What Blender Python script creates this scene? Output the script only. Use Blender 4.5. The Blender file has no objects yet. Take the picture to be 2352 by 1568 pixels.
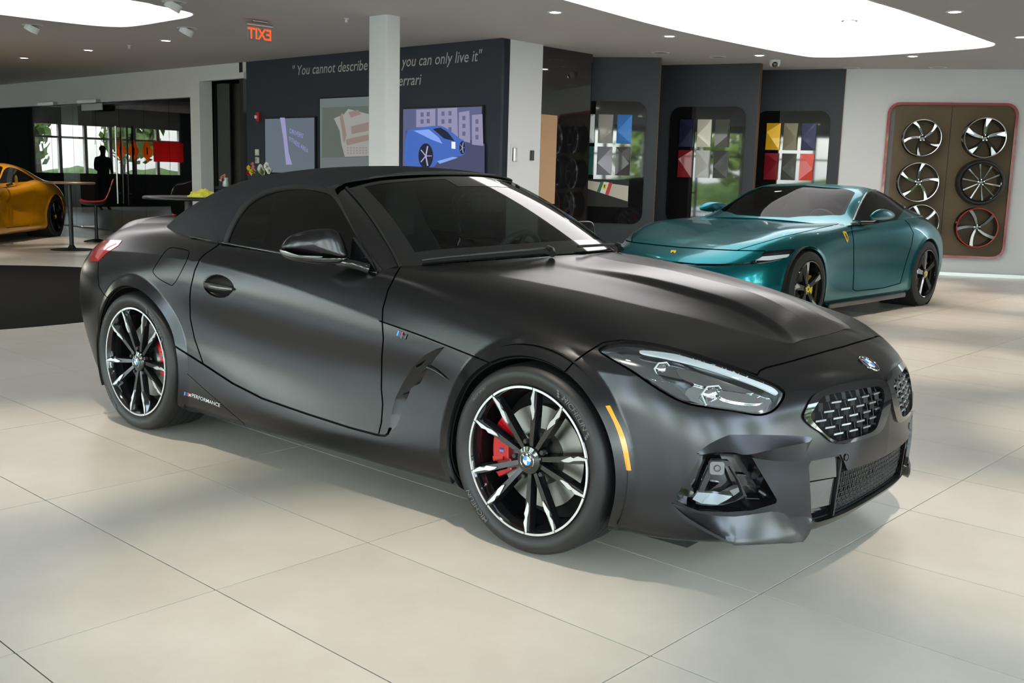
import bpy, bmesh, math, random
import numpy as np
from mathutils import Vector, Matrix
from mathutils.bvhtree import BVHTree
random.seed(7); np.random.seed(7)
SC = bpy.context.scene
COL = SC.collection
# ------------------------------------------------------------------ camera
IW, IH, FPX = 2352, 1568, 2358.453
def rodrigues(r):
    r = np.array(r, float); th = np.linalg.norm(r); k = r / th
    K = np.array([[0, -k[2], k[1]], [k[2], 0, -k[0]], [-k[1], k[0], 0]])
    return np.eye(3) + math.sin(th) * K + (1 - math.cos(th)) * K @ K
CR = rodrigues((1.6314459836, -.6963214798, .62957203418))      # rows: right, down, forward
CC = np.array([-1.03378744, -3.93341151, 1.30576317])
cam_data = bpy.data.cameras.new('camera'); cam = bpy.data.objects.new('camera', cam_data); COL.objects.link(cam)
cam_data.sensor_fit = 'HORIZONTAL'; cam_data.sensor_width = 36.0; cam_data.lens = 36.0 * FPX / IW
cam_data.clip_start = 0.05; cam_data.clip_end = 500
_m = Matrix.Identity(4)
for _i in range(3):
    _m[_i][0] = CR[0][_i]; _m[_i][1] = -CR[1][_i]; _m[_i][2] = -CR[2][_i]; _m[_i][3] = CC[_i]
cam.matrix_world = _m
SC.camera = cam
# ------------------------------------------------------------------ world and exposure
SC.cycles.max_bounces = 8; SC.cycles.diffuse_bounces = 4; SC.cycles.glossy_bounces = 4; SC.cycles.transmission_bounces = 6; SC.cycles.transparent_max_bounces = 16
SC.cycles.caustics_reflective = False; SC.cycles.caustics_refractive = False; SC.cycles.adaptive_threshold = .015
SC.view_settings.view_transform = 'Standard'
SC.view_settings.look = 'None'
SC.view_settings.gamma = 1.0
SC.view_settings.use_curve_mapping = False
SC.view_settings.exposure = EXPOSURE = 0.20
SKY, DLP = 3.5, 190.0                             # daylight strength, watts of one downlight
# ------------------------------------------------------------------ tools: pixels, splines, meshes
def wray(px): return CR.T @ np.array([(px[0] - IW / 2) / FPX, (px[1] - IH / 2) / FPX, 1.0])
def wpt(px, ax, val):
    d = wray(px); return CC + (val - CC[ax]) / d[ax] * d
def project(P):
    q = (np.asarray(P, float) - CC) @ CR.T
    return np.stack([FPX * q[..., 0] / q[..., 2] + IW / 2, FPX * q[..., 1] / q[..., 2] + IH / 2], -1), q[..., 2]
class Frame:                                    # a thing's own axes standing on the floor
    def __init__(s, origin, yaw):
        c, n = math.cos(yaw), math.sin(yaw)
        s.A = np.array([[c, -n, 0], [n, c, 0], [0, 0, 1.0]]); s.O = np.array([origin[0], origin[1], origin[2] if len(origin) > 2 else 0.0]); s.yaw = yaw
        s.C = s.A.T @ (CC - s.O)
    def px(s, P): return project(np.asarray(P, float) @ s.A.T + s.O)
    def ray(s, px): return s.A.T @ wray(px)
    def pt(s, px, ax, val):
        d = s.ray(px); return s.C + (val - s.C[ax]) / d[ax] * d
def nspline(t, y, tq):                          # natural cubic spline, y (n, k)
    t = np.asarray(t, float); y = np.asarray(y, float); n = len(t); tq = np.asarray(tq, float)
    if y.ndim == 1: y = y[:, None]; flat = True
    else: flat = False
    h = np.diff(t)
    if n == 2:
        u = ((tq - t[0]) / h[0])[:, None]; r = y[0] * (1 - u) + y[1] * u
        return r[:, 0] if flat else r
    A = np.eye(n); b = np.zeros_like(y)
    for i in range(1, n - 1):
        A[i, i - 1] = h[i - 1]; A[i, i] = 2 * (h[i - 1] + h[i]); A[i, i + 1] = h[i]
        b[i] = 6 * ((y[i + 1] - y[i]) / h[i] - (y[i] - y[i - 1]) / h[i - 1])
    m = np.linalg.solve(A, b)
    k = np.clip(np.searchsorted(t, tq, side='right') - 1, 0, n - 2)
    hk = h[k][:, None]; a = (t[k + 1] - tq)[:, None]; c = (tq - t[k])[:, None]
    r = m[k] * a**3 / (6 * hk) + m[k + 1] * c**3 / (6 * hk) + (y[k] / hk - m[k] * hk / 6) * a + (y[k + 1] / hk - m[k + 1] * hk / 6) * c
    return r[:, 0] if flat else r
def interp(xs, ys):
    xs = np.array(xs, float); ys = np.array(ys, float)
    return lambda q: nspline(xs, ys, np.clip(np.atleast_1d(np.asarray(q, float)).ravel(), xs[0], xs[-1])).reshape(np.shape(q))
def tensor(ctrl, nu, nv, breaks=()):            # ctrl (R, C, 3); nu, nv samples per interval; breaks: creased rows
    P = np.array(ctrl, float); R, C = P.shape[:2]
    du = np.linalg.norm(np.diff(P, axis=0), axis=2).mean(1); dv = np.linalg.norm(np.diff(P, axis=1), axis=2).mean(0)
    tu = np.r_[0, np.cumsum(np.maximum(du, 1e-4))]; tv = np.r_[0, np.cumsum(np.maximum(dv, 1e-4))]
    if np.isscalar(nu): nu = [nu] * (R - 1)
    if np.isscalar(nv): nv = [nv] * (C - 1)
    qv = np.concatenate([np.linspace(tv[i], tv[i + 1], nv[i], endpoint=False) for i in range(C - 1)] + [[tv[-1]]])
    qu = np.concatenate([np.linspace(tu[i], tu[i + 1], nu[i], endpoint=False) for i in range(R - 1)] + [[tu[-1]]])
    D = np.stack([nspline(tv, P[i], qv) for i in range(R)])          # (R, nvq, 3)
    br = [0] + list(breaks) + [R - 1]; out = np.zeros((len(qu), len(qv), 3))
    for a, b in zip(br[:-1], br[1:]):
        sel = (qu >= tu[a] - 1e-9) & (qu <= tu[b] + 1e-9)
        Y = D[a:b + 1].reshape(b - a + 1, -1)
        out[sel] = nspline(tu[a:b + 1], Y, qu[sel]).reshape(sel.sum(), len(qv), 3)
    return out
def grid_tris(nr, nc, off=0, flip=False):
    i = np.arange(nr - 1)[:, None] * nc + np.arange(nc - 1)[None]; i = i.ravel() + off
    a, b, c, d = i, i + 1, i + nc + 1, i + nc
    T = np.concatenate([np.stack([a, b, c], 1), np.stack([a, c, d], 1)])
    return T[:, ::-1] if flip else T
def weld(V, T, tol=2e-4):
    k = np.round(V / tol).astype(np.int64); _, idx, inv = np.unique(k, axis=0, return_index=True, return_inverse=True)
    inv = inv.ravel(); T = inv[T]; V = V[idx]
    ok = (T[:, 0] != T[:, 1]) & (T[:, 1] != T[:, 2]) & (T[:, 0] != T[:, 2])
    return V, T[ok]
def compact(V, T):
    u, inv = np.unique(T, return_inverse=True); return V[u], inv.reshape(T.shape)
def vnormals(V, T):
    fn = np.cross(V[T[:, 1]] - V[T[:, 0]], V[T[:, 2]] - V[T[:, 0]]); N = np.zeros_like(V)
    for k in range(3): np.add.at(N, T[:, k], fn)
    return N / (np.linalg.norm(N, axis=1, keepdims=True) + 1e-12)
def cut(V, T, s):                               # split triangles along s = 0; returns V, T inside (s<0), T outside
    s = np.where(np.abs(s) < 1e-7, 1e-7, s); neg = s < 0
    n = neg[T].sum(1); Tin = [T[n == 3]]; Tout = [T[n == 0]]
    mix = T[(n == 1) | (n == 2)]
    if len(mix):
        nm = neg[mix]; lone_neg = nm.sum(1) == 1
        k = np.where(lone_neg, nm.argmax(1), (~nm).argmax(1)); r = np.arange(len(mix))
        a = mix[r, k]; b = mix[r, (k + 1) % 3]; c = mix[r, (k + 2) % 3]
        E = np.concatenate([np.sort(np.stack([a, b], 1), 1), np.sort(np.stack([a, c], 1), 1)])
        Eu, inv = np.unique(E, axis=0, return_inverse=True); inv = inv.ravel()
        s0, s1 = s[Eu[:, 0]], s[Eu[:, 1]]; t = (s0 / (s0 - s1))[:, None]
        nv = V[Eu[:, 0]] * (1 - t) + V[Eu[:, 1]] * t
        ab = inv[:len(mix)] + len(V); ac = inv[len(mix):] + len(V); V = np.concatenate([V, nv])
        one = np.stack([a, ab, ac], 1); two = np.concatenate([np.stack([ab, b, c], 1), np.stack([ab, c, ac], 1)]); ln2 = np.r_[lone_neg, lone_neg]
        Tin += [one[lone_neg], two[~ln2]]; Tout += [one[~lone_neg], two[ln2]]
    return V, np.concatenate(Tin), np.concatenate(Tout)
def refine(V, T, mark):                         # split the marked triangles in four, neighbours to fit
    E = np.sort(np.stack([T[:, [0, 1]], T[:, [1, 2]], T[:, [2, 0]]], 1), 2)          # (n, 3, 2)
    key = E[..., 0].astype(np.int64) * (len(V) + 1) + E[..., 1]; mk = np.unique(key[mark].ravel())
    has = np.isin(key, mk); pos = np.searchsorted(mk, key); pos = np.clip(pos, 0, max(len(mk) - 1, 0))
    mid = pos + len(V); a = mk // (len(V) + 1); b = mk % (len(V) + 1)
    V = np.concatenate([V, (V[a] + V[b]) / 2]); n = has.sum(1); out = [T[n == 0]]
    t = T[n == 3]; m = mid[n == 3]
    out += [np.stack([t[:, 0], m[:, 0], m[:, 2]], 1), np.stack([m[:, 0], t[:, 1], m[:, 1]], 1), np.stack([m[:, 2], m[:, 1], t[:, 2]], 1), m]
    r = n == 1; k = has[r].argmax(1); i = np.arange(r.sum()); t = T[r]; m = mid[r][i, k]
    A, B, C = t[i, k], t[i, (k + 1) % 3], t[i, (k + 2) % 3]; out += [np.stack([A, m, C], 1), np.stack([m, B, C], 1)]
    r = n == 2; k = (~has[r]).argmax(1); i = np.arange(r.sum()); t = T[r]
    A, B, C = t[i, k], t[i, (k + 1) % 3], t[i, (k + 2) % 3]; mb = mid[r][i, (k + 1) % 3]; mc = mid[r][i, (k + 2) % 3]   # edge A-B is whole
    out += [np.stack([A, B, mb], 1), np.stack([A, mb, mc], 1), np.stack([mc, mb, C], 1)]
    return V, np.concatenate(out)
def seg_dist(P, poly, closed):                  # unsigned distance of 2-D points to a polyline
    poly = np.asarray(poly, float); A = poly; B = np.roll(poly, -1, 0)
    if not closed: A, B = A[:-1], B[:-1]
    d = np.full(len(P), 1e9)
    for a, b in zip(A, B):
        ab = b - a; t = np.clip(((P - a) @ ab) / (ab @ ab + 1e-12), 0, 1)
        q = P - (a + t[:, None] * ab); d = np.minimum(d, q[:, 0]**2 + q[:, 1]**2)
    return np.sqrt(d)
def poly_sd(P, poly):                           # signed distance, inside negative
    poly = np.asarray(poly, float); ins = np.zeros(len(P), bool); x, y = P[:, 0], P[:, 1]
    for a, b in zip(poly, np.roll(poly, -1, 0)):
        c = (a[1] > y) != (b[1] > y)
        with np.errstate(divide='ignore', invalid='ignore'):
            ins ^= c & (x < (b[0] - a[0]) * (y - a[1]) / (b[1] - a[1] + 1e-15) + a[0])
    d = seg_dist(P, poly, True); return np.where(ins, -d, d)
def smooth_poly(pts, n=8, closed=True, corner=()):   # Catmull-Rom through the points
    p = np.asarray(pts, float); N = len(p); out = []
    for i in range(N if closed else N - 1):
        def g(k): return p[k % N] if closed else p[min(max(k, 0), N - 1)]
        p0, p1, p2, p3 = g(i - 1), g(i), g(i + 1), g(i + 2)
        if (i % N) in corner: p0 = p1
        if ((i + 1) % N) in corner: p3 = p2
        for t in np.arange(n) / n:
            out.append(.5 * (2 * p1 + (p2 - p0) * t + (2 * p0 - 5 * p1 + 4 * p2 - p3) * t * t + (3 * p1 - p0 - 3 * p2 + p3) * t**3))
    if not closed: out.append(p[-1])
    return np.array(out)
def components(T, nv):
    lab = np.arange(nv)
    while True:
        m = lab[T].min(1); new = lab.copy()
        for k in range(3): np.minimum.at(new, T[:, k], m)
        new = new[new]
        if (new == lab).all(): break
        lab = new
    return lab[T[:, 0]]
def rim(V, T, depth, N=None):                   # turn the free border inwards so that a panel has an edge
    if N is None: N = vnormals(V, T)
    E = np.concatenate([T[:, [0, 1]], T[:, [1, 2]], T[:, [2, 0]]]); key = np.sort(E, 1)
    _, idx, cnt = np.unique(key, axis=0, return_index=True, return_counts=True)
    B = E[idx[cnt == 1]]
    u, inv = np.unique(B, return_inverse=True); inv = inv.reshape(B.shape)
    V2 = np.concatenate([V, V[u] - N[u] * depth]); o = len(V)
    q = np.concatenate([np.stack([B[:, 1], B[:, 0], inv[:, 0] + o], 1), np.stack([B[:, 1], inv[:, 0] + o, inv[:, 1] + o], 1)])
    return V2, np.concatenate([T, q])
# ---- objects
def link(o, parent=None):
    COL.objects.link(o)
    if parent is not None: o.parent = parent
    return o
def tag(o, label=None, cat=None, group=None, kind=None):
    if label: o['label'] = label
    if cat: o['category'] = cat
    if group: o['group'] = group
    if kind: o['kind'] = kind
    return o
def thing(name, label, cat, loc=(0, 0, 0), rz=0.0, group=None):
    o = bpy.data.objects.new(name, None); o.empty_display_size = .1; link(o); o.location = loc; o.rotation_euler = (0, 0, rz)
    return tag(o, label, cat, group)
def raw_mesh(name, V, F, mat, smooth=None):
    me = bpy.data.meshes.new(name); me.from_pydata([tuple(map(float, v)) for v in V], [], [tuple(int(i) for i in f) for f in F]) if not isinstance(F, np.ndarray) else fast(me, V, F)
    me.update()
    if mat is not None: me.materials.append(mat)
    if smooth is not None:
        me.shade_smooth()
        if smooth < 180: me.set_sharp_from_angle(angle=math.radians(smooth))
    return me
def fast(me, V, T):
    n = len(T); k = T.shape[1]
    me.vertices.add(len(V)); me.vertices.foreach_set('co', np.ascontiguousarray(V, np.float32).ravel())
    me.loops.add(n * k); me.loops.foreach_set('vertex_index', np.ascontiguousarray(T, np.int32).ravel())
    me.polygons.add(n); me.polygons.foreach_set('loop_start', np.arange(0, n * k, k, dtype=np.int32))
    me.validate()
def mesh(name, V, F, mat, parent=None, smooth=None):
    return link(bpy.data.objects.new(name, raw_mesh(name, V, F, mat, smooth)), parent)
class MB:                                       # collects simple shapes into one mesh
    def __init__(s): s.v = []; s.f = []
    def add(s, V, F):
        o = len(s.v); s.v += [tuple(map(float, p)) for p in V]; s.f += [tuple(int(i) + o for i in f) for f in F]; return s
    def box(s, c, d, rot=None):
        c = np.array(c, float); h = np.array(d, float) / 2; P = np.array([[x, y, z] for x in (-1, 1) for y in (-1, 1) for z in (-1, 1)]) * h
        if rot is not None: P = P @ np.asarray(rot).T
        return s.add(P + c, [(0, 1, 3, 2), (4, 6, 7, 5), (0, 4, 5, 1), (2, 3, 7, 6), (0, 2, 6, 4), (1, 5, 7, 3)])
    def bar(s, a, b, w, h=None, up=(0, 0, 1)):  # rectangular bar from a to b
        a = np.array(a, float); b = np.array(b, float); d = b - a; L = np.linalg.norm(d); d /= L; h = h or w
        u = np.array(up, float)
        if abs(u @ d) > .98: u = np.array([1.0, 0, 0]) if abs(d[0]) < .9 else np.array([0, 1.0, 0])
        x = np.cross(d, u); x /= np.linalg.norm(x); u = np.cross(x, d)
        return s.box((a + b) / 2, (w, L, h), np.stack([x, d, u], 1))
    def tube(s, pts, r, n=10, cap=True):
        P = np.array(pts, float); m = len(P); r = np.broadcast_to(np.asarray(r, float), (m,)); rings = []; prev = None
        for i in range(m):
            d = P[min(i + 1, m - 1)] - P[max(i - 1, 0)]; d /= np.linalg.norm(d) + 1e-12
            if prev is None: prev = np.cross(d, [0, 0, 1.0] if abs(d[2]) < .9 else [1.0, 0, 0])
            x = prev - d * (prev @ d); x /= np.linalg.norm(x) + 1e-12; y = np.cross(d, x); prev = x
            rings.append([P[i] + r[i] * (math.cos(t) * x + math.sin(t) * y) for t in np.arange(n) * 2 * math.pi / n])
        V = np.array(rings).reshape(-1, 3)
        F = [(i * n + j, i * n + (j + 1) % n, (i + 1) * n + (j + 1) % n, (i + 1) * n + j) for i in range(m - 1) for j in range(n)]
        if cap: F += [tuple(range(n))[::-1], tuple((m - 1) * n + j for j in range(n))]
        return s.add(V, F)
    def lathe(s, prof, n=48, axis=2, c=(0, 0, 0), a0=0.0, a1=2 * math.pi, caps=False):   # prof (r, h) about an axis
        full = abs(a1 - a0 - 2 * math.pi) < 1e-6; m = n if full else n + 1
        ang = a0 + (a1 - a0) * np.arange(m) / n; V = []
        for r, h in prof:
            for t in ang:
                p = [r * math.cos(t), r * math.sin(t), h]
                if axis == 1: p = [p[0], p[2], p[1]]
                if axis == 0: p = [p[2], p[0], p[1]]
                V.append(np.array(p) + c)
        F = []
        for i in range(len(prof) - 1):
            for j in range(n):
                k = (j + 1) % m; q = (i * m + j, i * m + k, (i + 1) * m + k, (i + 1) * m + j)
                F.append(q if axis != 1 else q[::-1])
        return s.add(V, F)
    def prism(s, poly, z0, z1, fn=None):        # extruded outline (x, y) between z0 and z1; fn maps points
        n = len(poly); V = [(p[0], p[1], z0) for p in poly] + [(p[0], p[1], z1) for p in poly]
        if fn: V = [fn(*p) for p in V]
        return s.add(V, [tuple(range(n))[::-1], tuple(range(n, 2 * n))] + [(i, (i + 1) % n, n + (i + 1) % n, n + i) for i in range(n)])
    def build(s, name, mat, parent=None, smooth=None, bevel=0, seg=2):
        o = mesh(name, s.v, s.f, mat, parent, smooth)
        bm = bmesh.new(); bm.from_mesh(o.data); bmesh.ops.recalc_face_normals(bm, faces=bm.faces); bm.to_mesh(o.data); bm.free()
        if smooth is not None and smooth < 180: o.data.set_sharp_from_angle(angle=math.radians(smooth))
        if bevel:
            m = o.modifiers.new('bevel', 'BEVEL'); m.width = bevel; m.segments = seg; m.limit_method = 'ANGLE'; m.angle_limit = math.radians(35)
        return o
def copy_tree(o, parent=None):
    c = o.copy(); COL.objects.link(c); c.parent = parent
    for ch in list(o.children): copy_tree(ch, c)
    return c
def rrect(w, h, r, n=6, cx=0.0, cy=0.0):
    P = []
    for sx, sy, a in ((1, 1, 0), (-1, 1, 90), (-1, -1, 180), (1, -1, 270)):
        for k in range(n + 1):
            t = math.radians(a + 90 * k / n); P.append((cx + sx * (w / 2 - r) + r * math.cos(t), cy + sy * (h / 2 - r) + r * math.sin(t)))
    return P
# ---- materials
MATS = {}
def mat(name, col, rough=.5, metal=0.0, coat=0.0, spec=.5, emit=None, es=1.0, noise=None, bump=None, trans=0.0, alpha=None, ior=None, coat_rough=.03):
    m = bpy.data.materials.new(name); m.use_nodes = True; nt = m.node_tree; b = nt.nodes['Principled BSDF']
    b.inputs['Base Color'].default_value = (*col, 1); b.inputs['Roughness'].default_value = rough; b.inputs['Metallic'].default_value = metal
    b.inputs['Coat Weight'].default_value = coat; b.inputs['Coat Roughness'].default_value = coat_rough; b.inputs['Specular IOR Level'].default_value = spec
    if emit: b.inputs['Emission Color'].default_value = (*emit, 1); b.inputs['Emission Strength'].default_value = es
    if trans: b.inputs['Transmission Weight'].default_value = trans
    if ior: b.inputs['IOR'].default_value = ior
    if alpha is not None: b.inputs['Alpha'].default_value = alpha
    if noise or bump:
        tc = nt.nodes.new('ShaderNodeTexCoord')
    if noise:                                   # (scale, amount, second colour)
        n = nt.nodes.new('ShaderNodeTexNoise'); n.inputs['Scale'].default_value = noise[0]; n.inputs['Detail'].default_value = 6
        nt.links.new(tc.outputs['Object'], n.inputs['Vector'])
        mx = nt.nodes.new('ShaderNodeMix'); mx.data_type = 'RGBA'; mx.inputs[6].default_value = (*col, 1); mx.inputs[7].default_value = (*noise[2], 1)
        mr = nt.nodes.new('ShaderNodeMapRange'); mr.inputs[1].default_value = .35; mr.inputs[2].default_value = .65; mr.inputs[4].default_value = noise[1]
        nt.links.new(n.outputs[0], mr.inputs[0]); nt.links.new(mr.outputs[0], mx.inputs[0]); nt.links.new(mx.outputs[2], b.inputs['Base Color'])
    if bump:                                    # (scale, strength, distance)
        n = nt.nodes.new('ShaderNodeTexNoise'); n.inputs['Scale'].default_value = bump[0]; n.inputs['Detail'].default_value = 3
        nt.links.new(tc.outputs['Object'], n.inputs['Vector'])
        bp = nt.nodes.new('ShaderNodeBump'); bp.inputs['Strength'].default_value = bump[1]; bp.inputs['Distance'].default_value = bump[2]
        nt.links.new(n.outputs[0], bp.inputs['Height']); nt.links.new(bp.outputs[0], b.inputs['Normal'])
    MATS[name] = m; return m
def glass(name, tint=(1, 1, 1), rough=0.0, reflect=1.0, transp=.9):   # thin pane: clear with a Fresnel reflection
    m = bpy.data.materials.new(name); m.use_nodes = True; nt = m.node_tree; nt.nodes.clear()
    out = nt.nodes.new('ShaderNodeOutputMaterial'); tr = nt.nodes.new('ShaderNodeBsdfTransparent'); gl = nt.nodes.new('ShaderNodeBsdfGlossy')
    tr.inputs[0].default_value = (*[c * transp for c in tint], 1); gl.inputs['Roughness'].default_value = rough
    fr = nt.nodes.new('ShaderNodeFresnel'); fr.inputs[0].default_value = 1.52
    mu = nt.nodes.new('ShaderNodeMath'); mu.operation = 'MULTIPLY'; mu.inputs[1].default_value = reflect; mu.use_clamp = True
    ge = nt.nodes.new('ShaderNodeNewGeometry'); fb = nt.nodes.new('ShaderNodeMath'); fb.operation = 'SUBTRACT'; fb.inputs[0].default_value = 1.0
    nt.links.new(ge.outputs['Backfacing'], fb.inputs[1]); m2 = nt.nodes.new('ShaderNodeMath'); m2.operation = 'MULTIPLY'
    nt.links.new(fr.outputs[0], m2.inputs[0]); nt.links.new(fb.outputs[0], m2.inputs[1]); nt.links.new(m2.outputs[0], mu.inputs[0]); mx = nt.nodes.new('ShaderNodeMixShader')
    nt.links.new(mu.outputs[0], mx.inputs[0]); nt.links.new(tr.outputs[0], mx.inputs[1]); nt.links.new(gl.outputs[0], mx.inputs[2]); nt.links.new(mx.outputs[0], out.inputs[0])
    MATS[name] = m; return m
def text_mesh(s, size=1.0, shear=0.0, bold=0.0, spacing=1.0, extrude=0.0, align='LEFT', width=1.0):
    cu = bpy.data.curves.new('text', 'FONT'); cu.body = s; cu.size = size; cu.shear = shear; cu.offset = bold; cu.space_character = spacing; cu.extrude = extrude; cu.align_x = align; cu.resolution_u = 3
    ob = bpy.data.objects.new('text', cu); COL.objects.link(ob); dg = bpy.context.evaluated_depsgraph_get(); me = ob.evaluated_get(dg).to_mesh()
    V = np.array([v.co[:] for v in me.vertices]) if len(me.vertices) else np.zeros((0, 3)); F = [tuple(p.vertices) for p in me.polygons]
    ob.evaluated_get(dg).to_mesh_clear(); COL.objects.unlink(ob); bpy.data.objects.remove(ob); bpy.data.curves.remove(cu)
    V[:, 0] *= width; return V, F
# ================================================================== the showroom
HC = 2.98
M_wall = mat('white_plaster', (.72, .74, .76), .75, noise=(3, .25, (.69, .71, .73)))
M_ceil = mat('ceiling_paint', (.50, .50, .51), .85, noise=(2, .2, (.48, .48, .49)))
M_slate = mat('slate_blue_paint', (.022, .031, .050), .6, noise=(4, .4, (.018, .026, .043)))
M_slate2 = mat('graphite_paint', (.026, .031, .040), .55, noise=(4, .4, (.022, .027, .035)))
M_black = mat('matt_black', (.008, .008, .009), .6)
M_blackglass = mat('black_glass', (.008, .008, .009), .03, 0, coat=1)
M_steel = mat('brushed_steel', (.55, .55, .56), .28, 1.0)
M_lamp = mat('lamp_glow', (1, 1, 1), .5, emit=(1, .95, .86), es=26)
M_lumin = mat('luminous_membrane', (.9, .9, .9), .5, emit=(1.0, .965, .97), es=2.6)
M_glasswall = glass('wall_glass', (.80, .84, .84), 0, 1.15, 1.0)
M_winglass = glass('window_glass', (.96, .98, .97), 0, 1.0, 1.0)
M_chrome_r = mat('polished_metal', (.75, .75, .76), .12, 1.0)
M_gloss0 = mat('gloss_black_alloy', (.008, .008, .009), .10, 0, coat=.6)
M_alu0 = mat('machined_silver', (.75, .76, .78), .22, .9)
M_silver0 = mat('silver_alloy', (.45, .46, .48), .3, .8)
M_redring = mat('red_rim_ring', (.55, .03, .02), .35)
M_rubber0 = mat('black_rubber', (.018, .018, .019), .6)
M_white0 = mat('white_print', (.75, .76, .77), .5)
M_cream = mat('cream_plastic', (.62, .61, .55), .4)
M_guide0 = mat('strobe_clear', (.8, .82, .85), .2, coat=1)
M_redframe = mat('red_lacquer', (.32, .004, .012), .25, coat=.7)
# floor: grout bed and separate tiles
def floor_mat():
    m = bpy.data.materials.new('porcelain_tile'); m.use_nodes = True; nt = m.node_tree; b = nt.nodes['Principled BSDF']
    oi = nt.nodes.new('ShaderNodeObjectInfo'); geo = nt.nodes.new('ShaderNodeNewGeometry')
    n1 = nt.nodes.new('ShaderNodeTexNoise'); n1.inputs['Scale'].default_value = 1.7; n1.inputs['Detail'].default_value = 8; n1.inputs['Roughness'].default_value = .65
    n2 = nt.nodes.new('ShaderNodeTexNoise'); n2.inputs['Scale'].default_value = 60; n2.inputs['Detail'].default_value = 4
    nt.links.new(geo.outputs['Position'], n1.inputs['Vector']); nt.links.new(geo.outputs['Position'], n2.inputs['Vector'])
    r = nt.nodes.new('ShaderNodeValToRGB'); r.color_ramp.elements[0].position = .3; r.color_ramp.elements[1].position = .72
    r.color_ramp.elements[0].color = (.52, .468, .395, 1); r.color_ramp.elements[1].color = (.625, .575, .50, 1)
    a = nt.nodes.new('ShaderNodeMath'); a.operation = 'MULTIPLY_ADD'; a.inputs[1].default_value = .14; nt.links.new(oi.outputs['Random'], a.inputs[0]); nt.links.new(n1.outputs[0], a.inputs[2])
    nt.links.new(a.outputs[0], r.inputs[0]); nt.links.new(r.outputs[0], b.inputs['Base Color'])
    mr = nt.nodes.new('ShaderNodeMapRange'); mr.inputs[3].default_value = .26; mr.inputs[4].default_value = .36; nt.links.new(n2.outputs[0], mr.inputs[0]); nt.links.new(mr.outputs[0], b.inputs['Roughness'])
    b.inputs['Specular IOR Level'].default_value = .5
    return m
M_tile = floor_mat()
M_grout = mat('dark_grout', (.055, .046, .036), .9)
floor = MB().box((3.5, 9.0, -.06), (27, 40, .11)).build('floor', M_grout); tag(floor, kind='structure')
TX, TY, GW = .6096, 1.2192, .0046
tile_me = None; cand = []
for i in range(-6, 27):
    for j in range(-16, 4):
        c = np.array([(i + .5) * TX, -(j + .5) * TY, 0]); P, d = project(c + np.array([[0, 0, 0], [.3, .6, 0], [-.3, .6, 0], [.3, -.6, 0], [-.3, -.6, 0]]))
        if c[0] > 16 or c[1] > 20: continue
        vis = ((P[:, 0] > -60) & (P[:, 0] < IW + 60) & (P[:, 1] > 0) & (P[:, 1] < IH + 120) & (d > .3)).any()
        cand.append((0 if vis else 1, np.linalg.norm(c - CC), i, j, c))
cand.sort(key=lambda q: (q[0], q[1]))
tb = MB(); tb.prism(rrect(TX - GW, TY - GW, .002, 2), -.008, 0); 
stuff = MB()
for k, (v, dist, i, j, c) in enumerate(cand):
    if k < 296 and v == 0:
        if tile_me is None:
            o = tb.build('tile', M_tile, floor, None, bevel=0); tile_me = o.data
        else: o = link(bpy.data.objects.new('tile', tile_me), floor)
        o.location = (c[0], c[1], 0)
    else: stuff.box((c[0], c[1], -.004), (TX - GW, TY - GW, .008))
for i in range(-6, 27):                             # the farthest rows
    for j in range(-24, -16): stuff.box(((i + .5) * TX, -(j + .5) * TY, -.004), (TX - GW, TY - GW, .008))
tag(stuff.build('tile_field', M_tile, floor), kind='stuff')
# round black carpet
car_pet = MB().lathe([(0, .006), (2.88, .006), (2.9, 0)], 96, c=(2.45, 7.26, 0)).build('round_carpet', mat('black_carpet', (.010, .0095, .009), .95, spec=.1, bump=(300, .6, .003)), None, 30)
tag(car_pet, 'large round black carpet on the tiled floor behind the roadster', 'carpet')
# ceiling with two luminous openings
def loop_in(bm, pts, z):
    vs = [bm.verts.new((x, y, z)) for x, y in pts]; return vs, [bm.edges.new((vs[i], vs[(i + 1) % len(vs)])) for i in range(len(vs))]
LUM = {'a': smooth_poly([(12.05, .36), (12.32, .62), (12.42, 1.3), (12.44, 2.2), (12.30, 2.66), (11.95, 2.82), (10.5, 2.90), (8.8, 2.88), (6.9, 2.68), (6.3, 2.62), (5.8, 2.45), (5.6, 2.1), (5.6, .9), (5.8, .5), (6.4, .36), (8.4, .33), (9.3, .30), (11.5, .33)], 6),
       'b': smooth_poly([(4.0, 8.82), (4.9, 8.78), (5.25, 8.66), (5.42, 8.36), (5.42, 7.4), (5.38, 6.95), (5.22, 6.68), (4.75, 6.54), (4.2, 6.45), (1.0, 6.45), (.2, 6.6), (0, 7.0), (0, 8.2), (.2, 8.65), (1.0, 8.82)], 6)}
bm = bmesh.new(); _, es = loop_in(bm, [(-6.2, -7.2), (17, -7.2), (17, 27.2), (-6.2, 27.2)], HC); 
for k in LUM: es += loop_in(bm, LUM[k], HC)[1]
bmesh.ops.triangle_fill(bm, use_beauty=True, use_dissolve=False, edges=es)
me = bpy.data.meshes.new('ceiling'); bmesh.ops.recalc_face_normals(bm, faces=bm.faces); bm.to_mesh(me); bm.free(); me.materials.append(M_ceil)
ceil_o = link(bpy.data.objects.new('ceiling', me)); tag(ceil_o, kind='structure')
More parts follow.
